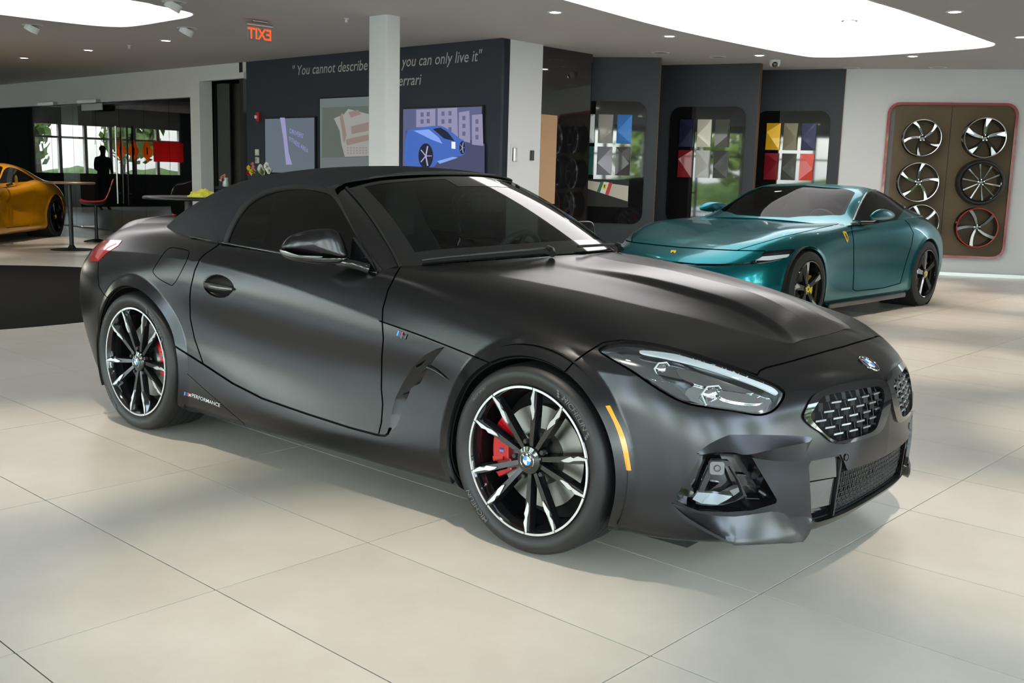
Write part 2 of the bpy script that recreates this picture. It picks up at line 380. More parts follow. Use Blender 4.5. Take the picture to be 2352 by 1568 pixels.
for k, lab in (('a', 'long luminous white ceiling panel above the teal coupe'), ('b', 'luminous white ceiling panel above the round black carpet')):
    P = LUM[k]; n = len(P); lp = thing('luminous_ceiling_panel', lab, 'ceiling light', (0, 0, HC), group='luminous ceiling panels')
    mesh('membrane', [(x, y, .012) for x, y in P], [tuple(range(n))[::-1]], M_lumin, lp)
    c = P.mean(0); Q = c + (P - c) * 1.0; rimv = [(x, y, .012) for x, y in P] + [(x, y, -.004) for x, y in P] + [(*(p + (p - c) / np.linalg.norm(p - c) * .02), -.004) for p in P] + [(*(p + (p - c) / np.linalg.norm(p - c) * .02), .0) for p in P]
    mesh('edge_trim', rimv, [(r * n + i, r * n + (i + 1) % n, (r + 1) * n + (i + 1) % n, (r + 1) * n + i) for r in range(3) for i in range(n)], M_wall, lp, 40)
# ---- walls
def wall(name, c, d, m, rz=0, kind='structure', parent=None):
    o = MB().box((0, 0, 0), d).build(name, m, parent); o.location = c; o.rotation_euler = (0, 0, rz)
    if parent is None: tag(o, kind=kind)
    return o
wall('wall_quote', (8.675, 7.93, HC / 2), (.15, 5.64, HC), M_slate)
wall('wall_pillar', (9.015, 5.35, HC / 2), (.73, .48, HC), M_wall)
wall('wall_header', (8.68, 21.2, 2.73), (.16, 17.7, .50), M_wall)
wall('wall_header_door', (8.68, 11.55, 2.90), (.16, 1.6, .16), M_wall)
fr = wall('door_frame_1', (8.66, 12.22, 1.39), (.24, .30, 2.78), M_wall)
wall('trim_1', (8.60, 11.52, 2.77), (.10, 1.55, .09), M_wall)
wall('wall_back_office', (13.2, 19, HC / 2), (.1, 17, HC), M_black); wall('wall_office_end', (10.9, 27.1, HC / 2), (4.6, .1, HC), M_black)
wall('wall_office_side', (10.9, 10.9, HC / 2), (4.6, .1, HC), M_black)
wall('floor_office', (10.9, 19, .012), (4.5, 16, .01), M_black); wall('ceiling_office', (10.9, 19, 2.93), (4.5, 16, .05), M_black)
wall('wall_right', (14.61 + .486 * 1.13 + .056, 1.56 - .874 * 1.13 + .031, HC / 2), (5.74, .1, HC), M_wall, math.atan2(-.874, .486))
wall('wall_far_right', (15.9, -4.6, HC / 2), (.1, 5.6, HC), M_wall)
wall('wall_behind_displays', (12.0, 6.2, HC / 2), (5.2, .1, HC), M_black)
bb = wall('baseboard_right', (14.61 + .486 * 1.15 - .02, 1.56 - .874 * 1.15 - .01, .025), (5.4, .03, .05), M_steel, math.atan2(-.874, .486))
# door opening beside the quote wall: dark inner door
wall('door_1', (8.95, 10.98, 1.10), (.05, .62, 2.2), M_black); wall('wall_door_recess', (8.98, 11.55, 1.35), (.04, 1.5, 2.7), mat('recess_grey', (.055, .052, .047), .6))
dgl = wall('window_3', (8.84, 11.83, 1.35), (.02, .45, 2.7), M_blackglass)
# glazed office front: panes, clamps, handles
glz = [12.40, 13.30, 14.20, 15.15, 16.1, 17.1, 18.1, 19.2, 20.4, 21.6, 22.8, 24, 25.2, 26.4]
for k in range(len(glz) - 1):
    o = MB().box((0, 0, 0), (.012, glz[k + 1] - glz[k] - .012, 2.46)).build('window_%d' % (k + 4), M_glasswall); o.location = (8.66, (glz[k] + glz[k + 1]) / 2, 1.245); tag(o, kind='structure')
for y, lab in ((15.19, 'steel bar handle on the left glass office door'), (14.75, 'black bar handle on the right glass office door')):
    h = link(bpy.data.objects.new('handle', None), bpy.data.objects['window_7' if y > 15 else 'window_6']); h['label'] = lab; h.location = (8.60 - 8.66, y - h.parent.location.y, -1.245); MB().tube([(0, 0, .55), (0, 0, 2.02)], .018, 10).build('bar', M_steel if y > 15 else M_black, h, 40)
    for z in (.75, 1.8): MB().tube([(0, 0, z), (.06, 0, z)], .010, 8).build('standoff', M_steel, h, 40)
for y, w, lab in ((18.0, .75, 'grey door closer box above the left office pane'), (16.15, .8, 'grey door closer box above the middle office pane')):
    o = MB().box((8.55, y, 2.50), (.10, w, .07)).build('door_closer', M_steel, None, bevel=.006); tag(o, lab, 'door closer')
o = MB().box((8.52, 15.95, 2.385), (.03, .85, .13)).build('door_operator', mat('operator_grey', (.45, .47, .48), .4), None, bevel=.008); tag(o, 'pale grey automatic door operator above the glass office door', 'door operator')
o = MB().box((8.95, 17.55, 1.25), (.3, .75, 2.45)).build('wall_office_pier', mat('bronze_panel', (.07, .045, .03), .3)); tag(o, kind='structure')
# square column in front of the quote wall
b = MB(); b.prism(rrect(.21, .31, .03, 4), 0, HC); colm = b.build('column_1', M_wall, None, 40); colm.location = (6.625, 5.035, 0); tag(colm, kind='structure')
# ---- daylight side: window walls with the street behind them
M_frame = mat('window_frame', (.60, .61, .62), .4)
def window_wall(tag_n, x0, y0, x1, y1, n, sill=.12, head=2.78):
    L = math.hypot(x1 - x0, y1 - y0); a = math.atan2(y1 - y0, x1 - x0)
    f = MB(); f.box((L / 2, 0, sill / 2), (L, .12, sill)); f.box((L / 2, 0, (head + HC) / 2), (L, .14, HC - head)); f.box((L / 2, 0, 2.05), (L, .06, .06))
    for k in range(n + 1): f.box((L * k / n, 0, HC / 2), (.09, .12, HC))
    w = f.build('wall_window_%s' % tag_n, M_frame); w.location = (x0, y0, 0); w.rotation_euler = (0, 0, a); tag(w, kind='structure')
    for k in range(n):
        p = MB().box((L * (k + .5) / n, 0, (sill + head) / 2), (L / n - .1, .01, head - sill)).build('pane', M_winglass, w)
    l = bpy.data.lights.new('daylight_portal', 'AREA'); l.shape = 'RECTANGLE'; l.size = L; l.size_y = head - sill; l.cycles.is_portal = True
    lo = bpy.data.objects.new('daylight_portal', l); COL.objects.link(lo); c = Vector(((x0 + x1) / 2, (y0 + y1) / 2, (head + sill) / 2)); nrm = Vector((-(y1 - y0), x1 - x0, 0)).normalized()
    lo.matrix_world = Matrix.Translation(c) @ nrm.to_track_quat('-Z', 'Y').to_matrix().to_4x4()
window_wall('side', -6, 14, -6, -7, 15)
wall('wall_side', (-6, 20.5, HC / 2), (.14, 13, HC), M_slate2)
window_wall('front', -6, -7, 7.5, -7, 9)
wall('wall_front', (11.7, -7, HC / 2), (8.4, .14, HC), M_wall)
window_wall('end', 5.3, 27, .6, 27, 6, sill=1.0, head=2.42)
wall('wall_end_left', (-2.7, 27, HC / 2), (6.6, .14, HC), M_slate2); wall('wall_end_right', (6.95, 27, HC / 2), (3.3, .14, HC), M_slate2)
wall('wall_end_added_dado', (2.95, 26.9, .5), (4.8, .06, 1.0), M_black)  # added black sheet; darkens the lower half of the office glass reflection
# street outside
gr = MB().box((4, 9, -.14), (160, 160, .04)).build('ground', mat('pale_paving', (.52, .52, .50), .9, noise=(.4, 1, (.44, .45, .42)))); tag(gr, kind='structure')
M_bark = mat('bark', (.10, .075, .055), .9); M_leaf = mat('leaf_green', (.10, .20, .03), .6, noise=(6, 1, (.20, .30, .06)))
def leaf_ball(b, c, r, n, rng):
    for _ in range(n):
        d = rng.normal(size=3); d /= np.linalg.norm(d); p = np.array(c) + d * r * rng.uniform(.55, 1.0); u = np.cross(d, rng.normal(size=3)); u /= np.linalg.norm(u); v = np.cross(d, u) + .4 * d; s = rng.uniform(.14, .30)
        b.add([p - u * s, p + v * s * .6, p + u * s, p - v * s * .6], [(0, 1, 2, 3)])
rng = np.random.default_rng(3)
tree_spots = [(-13, -9), (-12, -3), (-14, 2), (-11.5, 7), (-14, 13), (-12, 19), (-10, -13), (-4, -12.5), (1, -14), (6, -12.5), (11, -14), (-9, 32), (-4.5, 31), (-.5, 33), (3.2, 31.5), (7, 33), (10.5, 32)]
side_words = {0: 'beyond the side windows', 1: 'beyond the front windows', 2: 'beyond the far end windows'}
proto = []
for v in range(3):
    t = MB(); t.tube([(0, 0, 0), (.05, .02, 1.2), (.0, .1, 2.4), (.1, .1, 3.6)], [.13, .10, .085, .05], 8)
    for q in range(4): t.tube([(0, .05, 1.7 + .3 * q), (.7 * math.cos(q * 1.7), .7 * math.sin(q * 1.7), 2.6 + .3 * q)], [.05, .025], 6)
    l = MB()
    for q in range(7): leaf_ball(l, (rng.uniform(-1, 1), rng.uniform(-1, 1), rng.uniform(2.0, 4.6)), rng.uniform(.8, 1.3), 150, rng)
    proto.append((raw_mesh('trunk', t.v, t.f, M_bark, 60), raw_mesh('foliage', l.v, l.f, M_leaf)))
for k, (x, y) in enumerate(tree_spots):
    w = 2 if y > 28 else (1 if y < -11 else 0)
    t = thing('street_tree', 'leafy green street tree standing outside ' + side_words[w], 'tree', (x, y, -.12), rng.uniform(0, 6), 'street trees ' + side_words[w])
    tm, lm = proto[k % 3]; link(bpy.data.objects.new('trunk', tm), t); link(bpy.data.objects.new('foliage', lm), t)
M_hedge = mat('hedge_green', (.05, .10, .02), .8, noise=(3, 1, (.10, .17, .04)))
for k, (c, d, w) in enumerate((((-20, 8, .9), (2.5, 44, 1.3), 'side'), ((4, -20.5, .9), (40, 2.5, 1.3), 'front'), ((3, 42, .8), (40, 2.5, 1.0), 'far end'))):
    hb_ = MB(); n_ = 40; Lh = max(d[0], d[1]); al_x = d[0] > d[1]
    g_ = np.array([[((c[0] - Lh / 2 + Lh * i / n_) if al_x else c[0] + 1.2 * math.cos(a) + .25 * math.sin(i * 2.1 + 3 * a), (c[1] + 1.2 * math.cos(a) + .25 * math.sin(i * 2.1 + 3 * a)) if al_x else (c[1] - Lh / 2 + Lh * i / n_), max(-.1, d[2] * math.sin(a) + .2 * math.sin(i * 1.7 + 2 * a))) for a in np.linspace(0, math.pi, 9)] for i in range(n_ + 1)])
    o = mesh('hedge', g_.reshape(-1, 3), grid_tris(n_ + 1, 9), M_hedge, None, 60); tag(o, 'added green hedge hiding horizon glare beyond the %s windows' % w, 'hedge')  # added to cover the white horizon glare below the trees
# ---- light: sky through the windows
wd = bpy.data.worlds.new('sky'); SC.world = wd; wd.use_nodes = True; nt = wd.node_tree; bg = nt.nodes['Background']
sky = nt.nodes.new('ShaderNodeTexSky'); sky.sky_type = 'NISHITA'; sky.sun_disc = False; sky.sun_elevation = math.radians(48); sky.sun_rotation = math.radians(70); sky.air_density = 1.2; sky.dust_density = 3.0
mixn = nt.nodes.new('ShaderNodeMix'); mixn.data_type = 'RGBA'; mixn.inputs[0].default_value = .55; mixn.inputs[7].default_value = (3.4, 3.5, 3.6, 1)
nt.links.new(sky.outputs[0], mixn.inputs[6]); nt.links.new(mixn.outputs[2], bg.inputs[0]); bg.inputs[1].default_value = SKY
# ---- downlights, sprinklers, sign and other things under the ceiling
DL = [((6.41, 9.33), 1, 'beside the round carpet'), ((6.38, 11.54), 1, ''), ((6.34, 13.73), 1, ''), ((7.40, 3.24), 1, ''), ((9.52, 3.25), 1, ''), ((11.72, 3.28), 1, ''), ((9.48, -.08), 1, ''), ((12.75, 1.61), 1, ''), ((11.58, -.07), 1, '')]
words = ['small lit recessed downlight nearest the exit sign, over the left floor', 'small lit recessed downlight in the middle of the left row of three', 'small lit recessed downlight farthest left of the left row of three', 'small lit recessed downlight right of the square white column', 'small lit recessed downlight above the black glass panel', 'small lit recessed downlight beside the white dome camera', 'small lit recessed downlight at the upper right, right of the luminous panel', 'small lit recessed downlight between luminous panel and wheel display', 'small lit recessed downlight at the right edge of the picture']
dl_proto = None
def downlight(xy, label, power=26.0, group='lit recessed downlights', spot=True):
    global dl_proto
    t = thing('downlight', label, 'downlight', (xy[0], xy[1], HC), group=group)
    if dl_proto is None:
        a = MB().lathe([(.055, -.001), (.060, -.006), (.082, -.004), (.085, 0)], 32); b = MB().lathe([(0, -.0035), (.056, -.0035)], 32)
        dl_proto = (raw_mesh('trim_ring', a.v, a.f, M_wall, 60), raw_mesh('diffuser', b.v, [f[::-1] for f in b.f], M_lamp))
    link(bpy.data.objects.new('trim_ring', dl_proto[0]), t); link(bpy.data.objects.new('diffuser', dl_proto[1]), t)
    l = bpy.data.lights.new('downlight_beam', 'SPOT'); l.energy = power; l.color = (1, .90, .76); l.spot_size = math.radians(46); l.spot_blend = .8; l.shadow_soft_size = .05
    lo = bpy.data.objects.new('downlight_beam', l); link(lo, t); lo.location = (0, 0, -.03)
for (xy, _, _), lab in zip(DL, words): downlight(xy, lab, DLP)
# the same rows go on over the near floor and the cars
for xy in ((.95, .74), (.95, -1.55), (3.05, -3.0), (6.8, -1.2), (5.2, -3.0), (-1.3, .75), (-1.3, -1.6), (9.5, 1.0), (4.1, 11.5), (4.1, 13.7), (1.9, 11.5)): downlight(xy, 'small lit recessed downlight in the ceiling beyond the picture frame', DLP, 'downlights beyond the frame')
adj = [((4.67, 9.44), 'white adjustable ceiling spotlight left of the luminous panel'), ((5.91, 7.92), 'white adjustable ceiling spotlight near the tip of the left luminous panel'), ((4.75, 6.19), 'white adjustable ceiling spotlight at the top edge, left of the exit sign'), ((10.83, 4.27), 'unlit recessed ceiling spotlight over the first display panel'), ((11.62, 3.87), 'unlit recessed ceiling spotlight over the second display panel'), ((13.73, 2.89), 'unlit recessed ceiling spotlight over the third display panel'), ((14.22, 1.82), 'unlit recessed ceiling spotlight above the wheel display')]
for k, (xy, lab) in enumerate(adj):
    t = thing('ceiling_spotlight', lab, 'spotlight', (xy[0], xy[1], HC), group='ceiling spotlights')
    MB().lathe([(.085, 0), (.10, -.006), (.12, -.004), (.125, 0)], 32).build('trim_ring', M_wall, t, 60)
    if k < 3:
        b = MB().lathe([(0, -.025), (.075, -.025), (.085, -.06), (.085, .02), (.0, .02)], 28).build('lamp_head', M_wall, t, 40); b.rotation_euler = (.35, .35, 0); b.location = (0, 0, -.02)
        c = MB().lathe([(0, -.055), (.07, -.058)], 28).build('reflector', M_steel, t, 40); c.rotation_euler = (.35, .35, 0); c.location = (0, 0, -.02)
    else: MB().lathe([(0, -.002), (.086, -.003)], 28).build('reflector', mat('dull_reflector', (.35, .35, .36), .4, .6) if k == 3 else MATS['dull_reflector'], t, 40)
for xy, lab in (((6.47, 5.51), 'white fire sprinkler head near the square white column'), ((6.41, 10.35), 'white fire sprinkler head between the left downlights')):
    t = thing('sprinkler', lab, 'sprinkler', (*xy, HC), group='fire sprinklers'); MB().lathe([(.03, 0), (.03, -.006), (.01, -.01), (.010, -.04)], 16).build('stem', M_wall, t, 40); MB().lathe([(0, -.055), (.018, -.055), (.018, -.052), (0, -.05)], 16).build('deflector', M_steel, t, 40)
    MB().tube([(-.014, 0, -.015), (-.016, 0, -.04), (0, 0, -.052), (.016, 0, -.04), (.014, 0, -.015)], .003, 6).build('yoke', M_wall, t, 60)
t = thing('dome_camera', 'small white dome security camera on the ceiling above the display panels', 'security camera', (12.32, 3.37, HC)); MB().lathe([(.075, 0), (.075, -.05), (.06, -.085), (.0, -.10)], 28).build('housing', M_wall, t, 40)
V = MB().lathe([(0, .02), (.03, .016), (.04, 0)], 24); o = V.build('eye', M_blackglass, t, 60); o.location = (-.052, -.030, -.066); o.rotation_euler = (0, math.radians(-115), math.radians(30))
# exit sign, seen from behind: the plate hangs along x at y = 6.5
ex = thing('exit_sign', 'clear edge-lit exit sign with orange letters hanging from the ceiling', 'exit sign', (6.0, 6.5, HC))
MB().tube([(-.10, 0, -.012), (.10, 0, -.012)], .018, 12).build('canopy', M_chrome_r, ex, 60); MB().tube([(-.175, 0, -.052), (.175, 0, -.052)], .022, 14).build('housing', M_chrome_r, ex, 60); MB().tube([(-.06, 0, -.02), (-.06, 0, -.045)], .008, 8).build('stem', M_chrome_r, ex, 60)
MB().box((0, 0, -.155), (.32, .006, .175)).build('plate', glass('sign_acrylic', (.97, .98, .98), 0, 1.0, 1.0), ex)
V, F = text_mesh('EXIT', .17, bold=.004, align='CENTER', width=.92); V = np.stack([-V[:, 0], np.full(len(V), -.004), V[:, 1] - .215], 1); mesh('lettering', V, F, mat('sign_orange', (.9, .10, .02), .5, emit=(1, .09, .015), es=.9), ex)
# ---- the quote wall: lettering, screens, small fittings
def on_wall(V, y0, z0, x=8.597): return np.stack([np.full(len(V), x), y0 - V[:, 0], z0 + V[:, 1]], 1)
M_letter = mat('grey_lettering', (.50, .50, .50), .6)
q = None
ql = thing('wall_quote_lettering', 'pale grey italic quotation lettered high on the slate blue wall', 'lettering', (0, 0, 0))
for txt, ya, yb, z in (('" You cannot describe', 9.52, 7.71, 2.715), ('passion,', 7.60, 7.05, 2.715), ('you can only live it"', 6.985, 5.45, 2.72), ('Enzo Ferrari', 7.60, 6.58, 2.47)):
    V, F = text_mesh(txt, 1.0, shear=.20, bold=.004); V[:, 0] *= (ya - yb) / V[:, 0].max(); V[:, 1] *= .205; mesh('wording', on_wall(V, ya, z), F, M_letter, ql)
def emit_mat(name, c, s=1.0): return mat(name, (0.01, 0.01, 0.01), .25, emit=c, es=s)
def screen(name, label, y0, y1, z0, z1, base):
    t = thing(name, label, 'screen', (8.6, (y0 + y1) / 2, z0)); w = y0 - y1; h = z1 - z0
    MB().box((-.02, 0, h / 2), (.04, w, h)).build('housing', M_black, t, bevel=.004)
    p = mesh('panel', [(-.0415, w / 2 - .02, .02), (-.0415, -w / 2 + .02, .02), (-.0415, -w / 2 + .02, h - .02), (-.0415, w / 2 - .02, h - .02)], [(0, 1, 2, 3)], base, t); return t, p
def print_px(parent, pts, m, depth, name='picture', xp=8.6):   # flat picture piece on a screen, traced outline
    W = [wpt(p, 0, xp - depth) for p in pts]; o = np.array(parent.parent.location if parent.parent else parent.location)
    return mesh(name, [tuple(np.array(w) - o) for w in W], [tuple(range(len(W)))], m, parent)
sc1, pn1 = screen('wall_screen', 'left wall screen showing a pale lilac stripe and slanted lettering', 10.20, 8.88, 1.22, 2.09, emit_mat('screen_bluegrey', (.10, .125, .155)))
sc2, pn2 = screen('wall_screen', 'tall middle wall screen showing an aerial view, half hidden by the column', 8.78, 7.30, 1.15, 2.36, emit_mat('screen_greygreen', (.115, .14, .14)))
sc3, pn3 = screen('wall_screen', 'right wall screen showing a blue sports car in front of white houses', 6.92, 5.38, 1.15, 2.17, emit_mat('screen_violet', (.09, .10, .20)))
E_lil = emit_mat('screen_lilac', (.26, .25, .45)); E_txt = emit_mat('screen_text', (.22, .22, .48))
print_px(pn1, [(643,270),(654,270),(663,350),(671,378),(657,378),(651,320)], E_lil, .043)
for txt, p0, p1, hgt in (("DRIVERS'", (665, 305), (697, 318), .10), ('FITNESS AREA', (664, 323), (708, 352), .10)):
    V, F = text_mesh(txt, 1.0, bold=.01); a, b = wpt(p0, 0, 8.556), wpt(p1, 0, 8.556); L = V[:, 0].max(); P = a + (V[:, :1] / L) * (b - a) + V[:, 1:2] * np.array([0, 0, hgt]); mesh('lettering', P - np.array(sc1.location), F, E_txt, pn1)
E_g1 = emit_mat('aerial_green', (.085, .105, .09)); E_g2 = emit_mat('aerial_roof', (.21, .165, .145)); E_g3 = emit_mat('aerial_stone', (.26, .26, .245)); E_g4 = emit_mat('aerial_shade', (.20, .18, .17))
print_px(pn2, [(740,247),(847,243),(847,360),(740,362)], E_g1, .043)
print_px(pn2, [(767,272),(790,262),(800,250),(847,262),(847,358),(792,360),(784,330),(780,300)], E_g3, .044)
for r in ([(780,268),(786,258),(796,310),(790,330)], [(794,320),(847,308),(847,322),(797,334)], [(800,258),(822,252),(830,262),(806,270)], [(806,290),(847,280),(847,300),(808,308)]): print_px(pn2, r, E_g2, .0445)
for k in range(3):
    for i in range(7): print_px(pn2, [(797 + 7 * i, 338 + 6 * k), (801 + 7 * i, 337.6 + 6 * k), (801 + 7 * i, 340.5 + 6 * k), (797 + 7 * i, 341 + 6 * k)], E_g4, .045)
E_h1 = emit_mat('house_white', (.24, .235, .36)); E_h2 = emit_mat('house_shade', (.11, .11, .20)); E_rd = emit_mat('street_dark', (.055, .06, .12)); E_cb = emit_mat('car_blue', (.05, .12, .42)); E_cl = emit_mat('car_light', (.20, .33, .75)); E_cd = emit_mat('car_dark', (.012, .014, .035)); E_cw = emit_mat('car_rim', (.35, .34, .5)); E_pl = emit_mat('car_plate', (.75, .75, .85))
print_px(pn3, [(932,300),(980,292),(1113,330),(1113,402),(932,386)], E_rd, .043)
for r in ([(956,252),(1000,250),(1000,292),(956,292)], [(1005,249),(1050,247),(1052,320),(1005,300)], [(1054,258),(1078,254),(1080,328),(1054,322)], [(1084,264),(1108,262),(1110,335),(1084,332)]): print_px(pn3, r, E_h1, .0435)
for x, y in ((966,258),(980,257),(966,274),(980,273),(1014,256),(1030,255),(1014,274),(1030,273),(1014,292),(1030,292),(1062,266),(1062,284),(1062,302),(1092,274),(1092,292),(1092,310)): print_px(pn3, [(x, y), (x + 7, y), (x + 7, y + 10), (x, y + 10)], E_h2, .044)
print_px(pn3, smooth_poly([(934,306),(948,297),(970,292),(1000,289),(1018,291),(1040,305),(1056,318),(1066,323),(1070,340),(1064,356),(1040,362),(1016,366),(1004,374),(990,384),(932,384)], 3), E_cb, .0445)
print_px(pn3, [(994,296),(1012,293),(1028,303),(1040,318),(1044,324),(1020,318)], E_cd, .045); print_px(pn3, [(950,300),(985,297),(1008,316),(1016,330),(990,320)], E_cl, .045); print_px(pn3, [(1004,370),(1040,360),(1052,362),(1010,376)], E_cl, .045)
for c, rx, ry in (((978, 358), 17, 29), ((1062, 339), 7, 15)):
    print_px(pn3, [(c[0] + rx * math.cos(t), c[1] + ry * math.sin(t)) for t in np.linspace(0, 2 * math.pi, 20, endpoint=False)][:20], E_cd, .0452); rr = [(c[0] + rx * .82 * math.cos(t), c[1] + ry * .82 * math.sin(t)) for t in np.linspace(0, 2 * math.pi, 11)]
    for k in range(5):
        a = rr[2 * k]; d = np.array(a) - c; nn = np.array([-d[1], d[0]]) * .07; print_px(pn3, [tuple(np.array(c) + nn), tuple(np.array(a) + nn), tuple(np.array(a) - nn), tuple(np.array(c) - nn)], E_cw, .0458)
print_px(pn3, [(1037,325),(1046,326),(1046,342),(1037,341)], E_pl, .0462)
# alarm and switches
al = thing('fire_alarm', 'red fire alarm strobe on the slate blue wall above the switches', 'fire alarm', (8.6, 10.40, 2.04)); MB().box((-.02, 0, .07), (.04, .085, .15)).build('housing', mat('alarm_red', (.42, .01, .015), .4), al, bevel=.006); MB().box((-.05, .02, .065), (.03, .04, .05)).build('strobe', M_guide0, al, bevel=.006)
for z, lab, st in ((1.50, 'upper white thermostat switch left of the wall screens', 1), (1.375, 'lower white keypad switch left of the wall screens', 0)):
    t = thing('wall_switch', lab, 'switch', (8.6, 10.45, z)); MB().box((-.012, 0, .05), (.024, .10, .10)).build('plate', M_cream, t, bevel=.008); MB().box((-.026, 0, .052), (.006, .05, .05)).build('button', M_wall if st else M_steel, t, bevel=.002)
# things on the white pillar
for px, w, h, lab in (((1182, 355), .075, .17, 'narrow black card reader on a white plate on the pillar'), ((1222, 357), .065, .13, 'small black card reader on the white pillar, right one')):
    P = wpt(px, 1, 5.1); t = thing('card_reader', lab, 'card reader', (P[0], 5.11, P[2]))
    if w > .07: MB().box((0, -.004, 0), (w * 1.9, .008, h * 1.6)).build('plate', M_wall, t, bevel=.003)
    MB().box((0, -.012, 0), (w, .02, h)).build('reader', M_blackglass, t, bevel=.004)
# black glass panel beside the pillar, with a timber strip and a red-edged niche
wall('wall_black_glass', (9.95, 5.22, HC / 2), (1.15, .06, HC), M_blackglass)
a, b_ = wpt((1243, 262), 1, 5.17), wpt((1273, 468), 1, 5.17); o = MB().box(((a[0] + b_[0]) / 2, 5.18, (a[2] + b_[2]) / 2), (b_[0] - a[0], .03, a[2] - b_[2])).build('timber_panel', mat('pale_timber', (.50, .31, .17), .5, noise=(5, .5, (.46, .28, .15)))); tag(o, 'pale timber board on the black glass beside the white pillar', 'panel')
# ---- three display panels set like saw teeth
M_backing = mat('panel_edge_brown', (.10, .05, .02), .5)
PAN = [((10.68, 5.58), (11.29, 4.58), .02, 'first', 'nearest the white pillar'), ((12.13, 5.16), (12.56, 3.73), .30, 'second', 'in the middle of the three'), ((13.40, 4.21), (13.79, 3.01), .10, 'third', 'behind the teal coupe')]
COLS = [[(.50, .55, .55), (.30, .28, .27), (.02, .16, .50), (.01, .11, .09), (.16, .16, .20), (.03, .028, .03)], [(.016, .016, .06), (.58, .55, .49), (.07, .07, .062), (.20, .004, .012), (.58, .59, .58), (.04, .042, .045)], [(.80, .45, .005), (.26, .24, .15), (.02, .025, .09), (.25, .004, .012), (.03, .03, .026), (.62, .035, .02)]]
CW = [['pale silver', 'taupe grey', 'bright blue', 'dark green', 'dark silver', 'black'], ['navy', 'ivory', 'olive black', 'dark red', 'off white', 'charcoal'], ['yellow', 'khaki', 'deep navy', 'crimson', 'black green', 'bright red']]
for k, (a, b_, s0, _, where) in enumerate(PAN):
    a = np.array([*a, 0.0]); b_ = np.array([*b_, 0.0]); L = np.linalg.norm(b_ - a); d = (b_ - a) / L; n = np.array([d[1], -d[0], 0]); ang = math.atan2(d[1], d[0]); ext = (.25, .75, .75)[k]
    dp = thing('display_wall', 'dark graphite display wall with a glossy rounded board, ' + where, 'display wall', tuple(a), ang, 'saw-tooth display walls')
    MB().box(((L - ext) / 2, .06, HC / 2), (L + ext, .12, HC)).build('panel', M_slate2, dp); MB().box((L + .004, .06, HC / 2), (.008, .125, HC)).build('edge', M_backing, dp)
    w = (L - .16) - (s0 - .10); b = MB(); b.prism(rrect(w, 1.72, .16, 8), 0, .02, lambda x, y, z: (s0 - .10 + w / 2 + x, -z, 1.51 + y)); b.build('gloss_board', M_blackglass, dp)
    ss = [(.07, .335, .60), (.36, .63, .90), (.17, .43, .70)][k]
    for r in range(2):
        for c in range(3):
            i = 3 * r + c; zc = 1.985 if r == 0 else 1.535; x0 = ss[c]; col = COLS[k][i]
            P = a + d * (x0 + .105) + n * .0215; t = thing('paint_sample', '%s faceted paint sample on the display wall %s' % (CW[k][i], where), 'paint sample', (P[0], P[1], zc), ang, 'faceted paint samples')
            hw, hh = .105, .20; mm = MATS.get('sample_%d%d' % (k, i)) or mat('sample_%d%d' % (k, i), col, .38, .3, coat=.35)
            fold = [(-hw, -.03, -hh), (hw, -.03, -hh), (hw, -.03, hh), (-hw, -.03, hh), (hw * (.9 if (i + k) % 2 else -.9), -.055, hh * (-.15 if i % 3 else .35))]
            o = mesh('facets', fold + [(x, 0, z) for x, y, z in fold[:4]], [(0, 1, 4), (1, 2, 4), (2, 3, 4), (3, 0, 4), (0, 5, 6, 1), (1, 6, 7, 2), (2, 7, 8, 3), (3, 8, 5, 0)], mm, t)
            MB().box((0, -.012, 0), (.12, .018, .3)).build('backing', M_black, t)
    if k == 0:                                    # picture board with a tricolour sash
        P = a + n * .030; t = thing('picture_board', 'picture board with a white sash and green white red stripes below the paint samples', 'picture', (P[0], P[1], 0), ang)
        MB().box((.435, 0, 1.08), (.74, .012, .39)).build('board', M_black, t)
        f = lambda pts, m, nm, dd=.0075: mesh(nm, [(x, -dd, z) for x, z in pts], [tuple(range(len(pts)))], m, t)
        f([(.07, 1.265), (.80, 1.19), (.80, .97), (.07, 1.175)], mat('sash_ivory', (.52, .49, .42), .4), 'sash'); f([(.40, 1.245), (.445, 1.24), (.395, 1.085), (.35, 1.10)], mat('sash_green', (.01, .12, .06), .4), 'stripe', .008); f([(.445, 1.24), (.52, 1.232), (.47, 1.065), (.395, 1.085)], M_white0, 'stripe', .008); f([(.52, 1.232), (.57, 1.226), (.52, 1.05), (.47, 1.065)], mat('sash_red', (.55, .01, .015), .4), 'stripe', .008); f([(.435, 1.21), (.49, 1.205), (.475, 1.13), (.425, 1.14)], mat('badge_yellow', (.85, .60, .02), .4), 'badge', .0085)
        V, F = text_mesh('\u2658', .06) if False else (None, None)
        f([(.450, 1.195), (.462, 1.20), (.468, 1.185), (.461, 1.17), (.466, 1.15), (.455, 1.158), (.447, 1.148), (.450, 1.17)], M_black, 'emblem', .009)
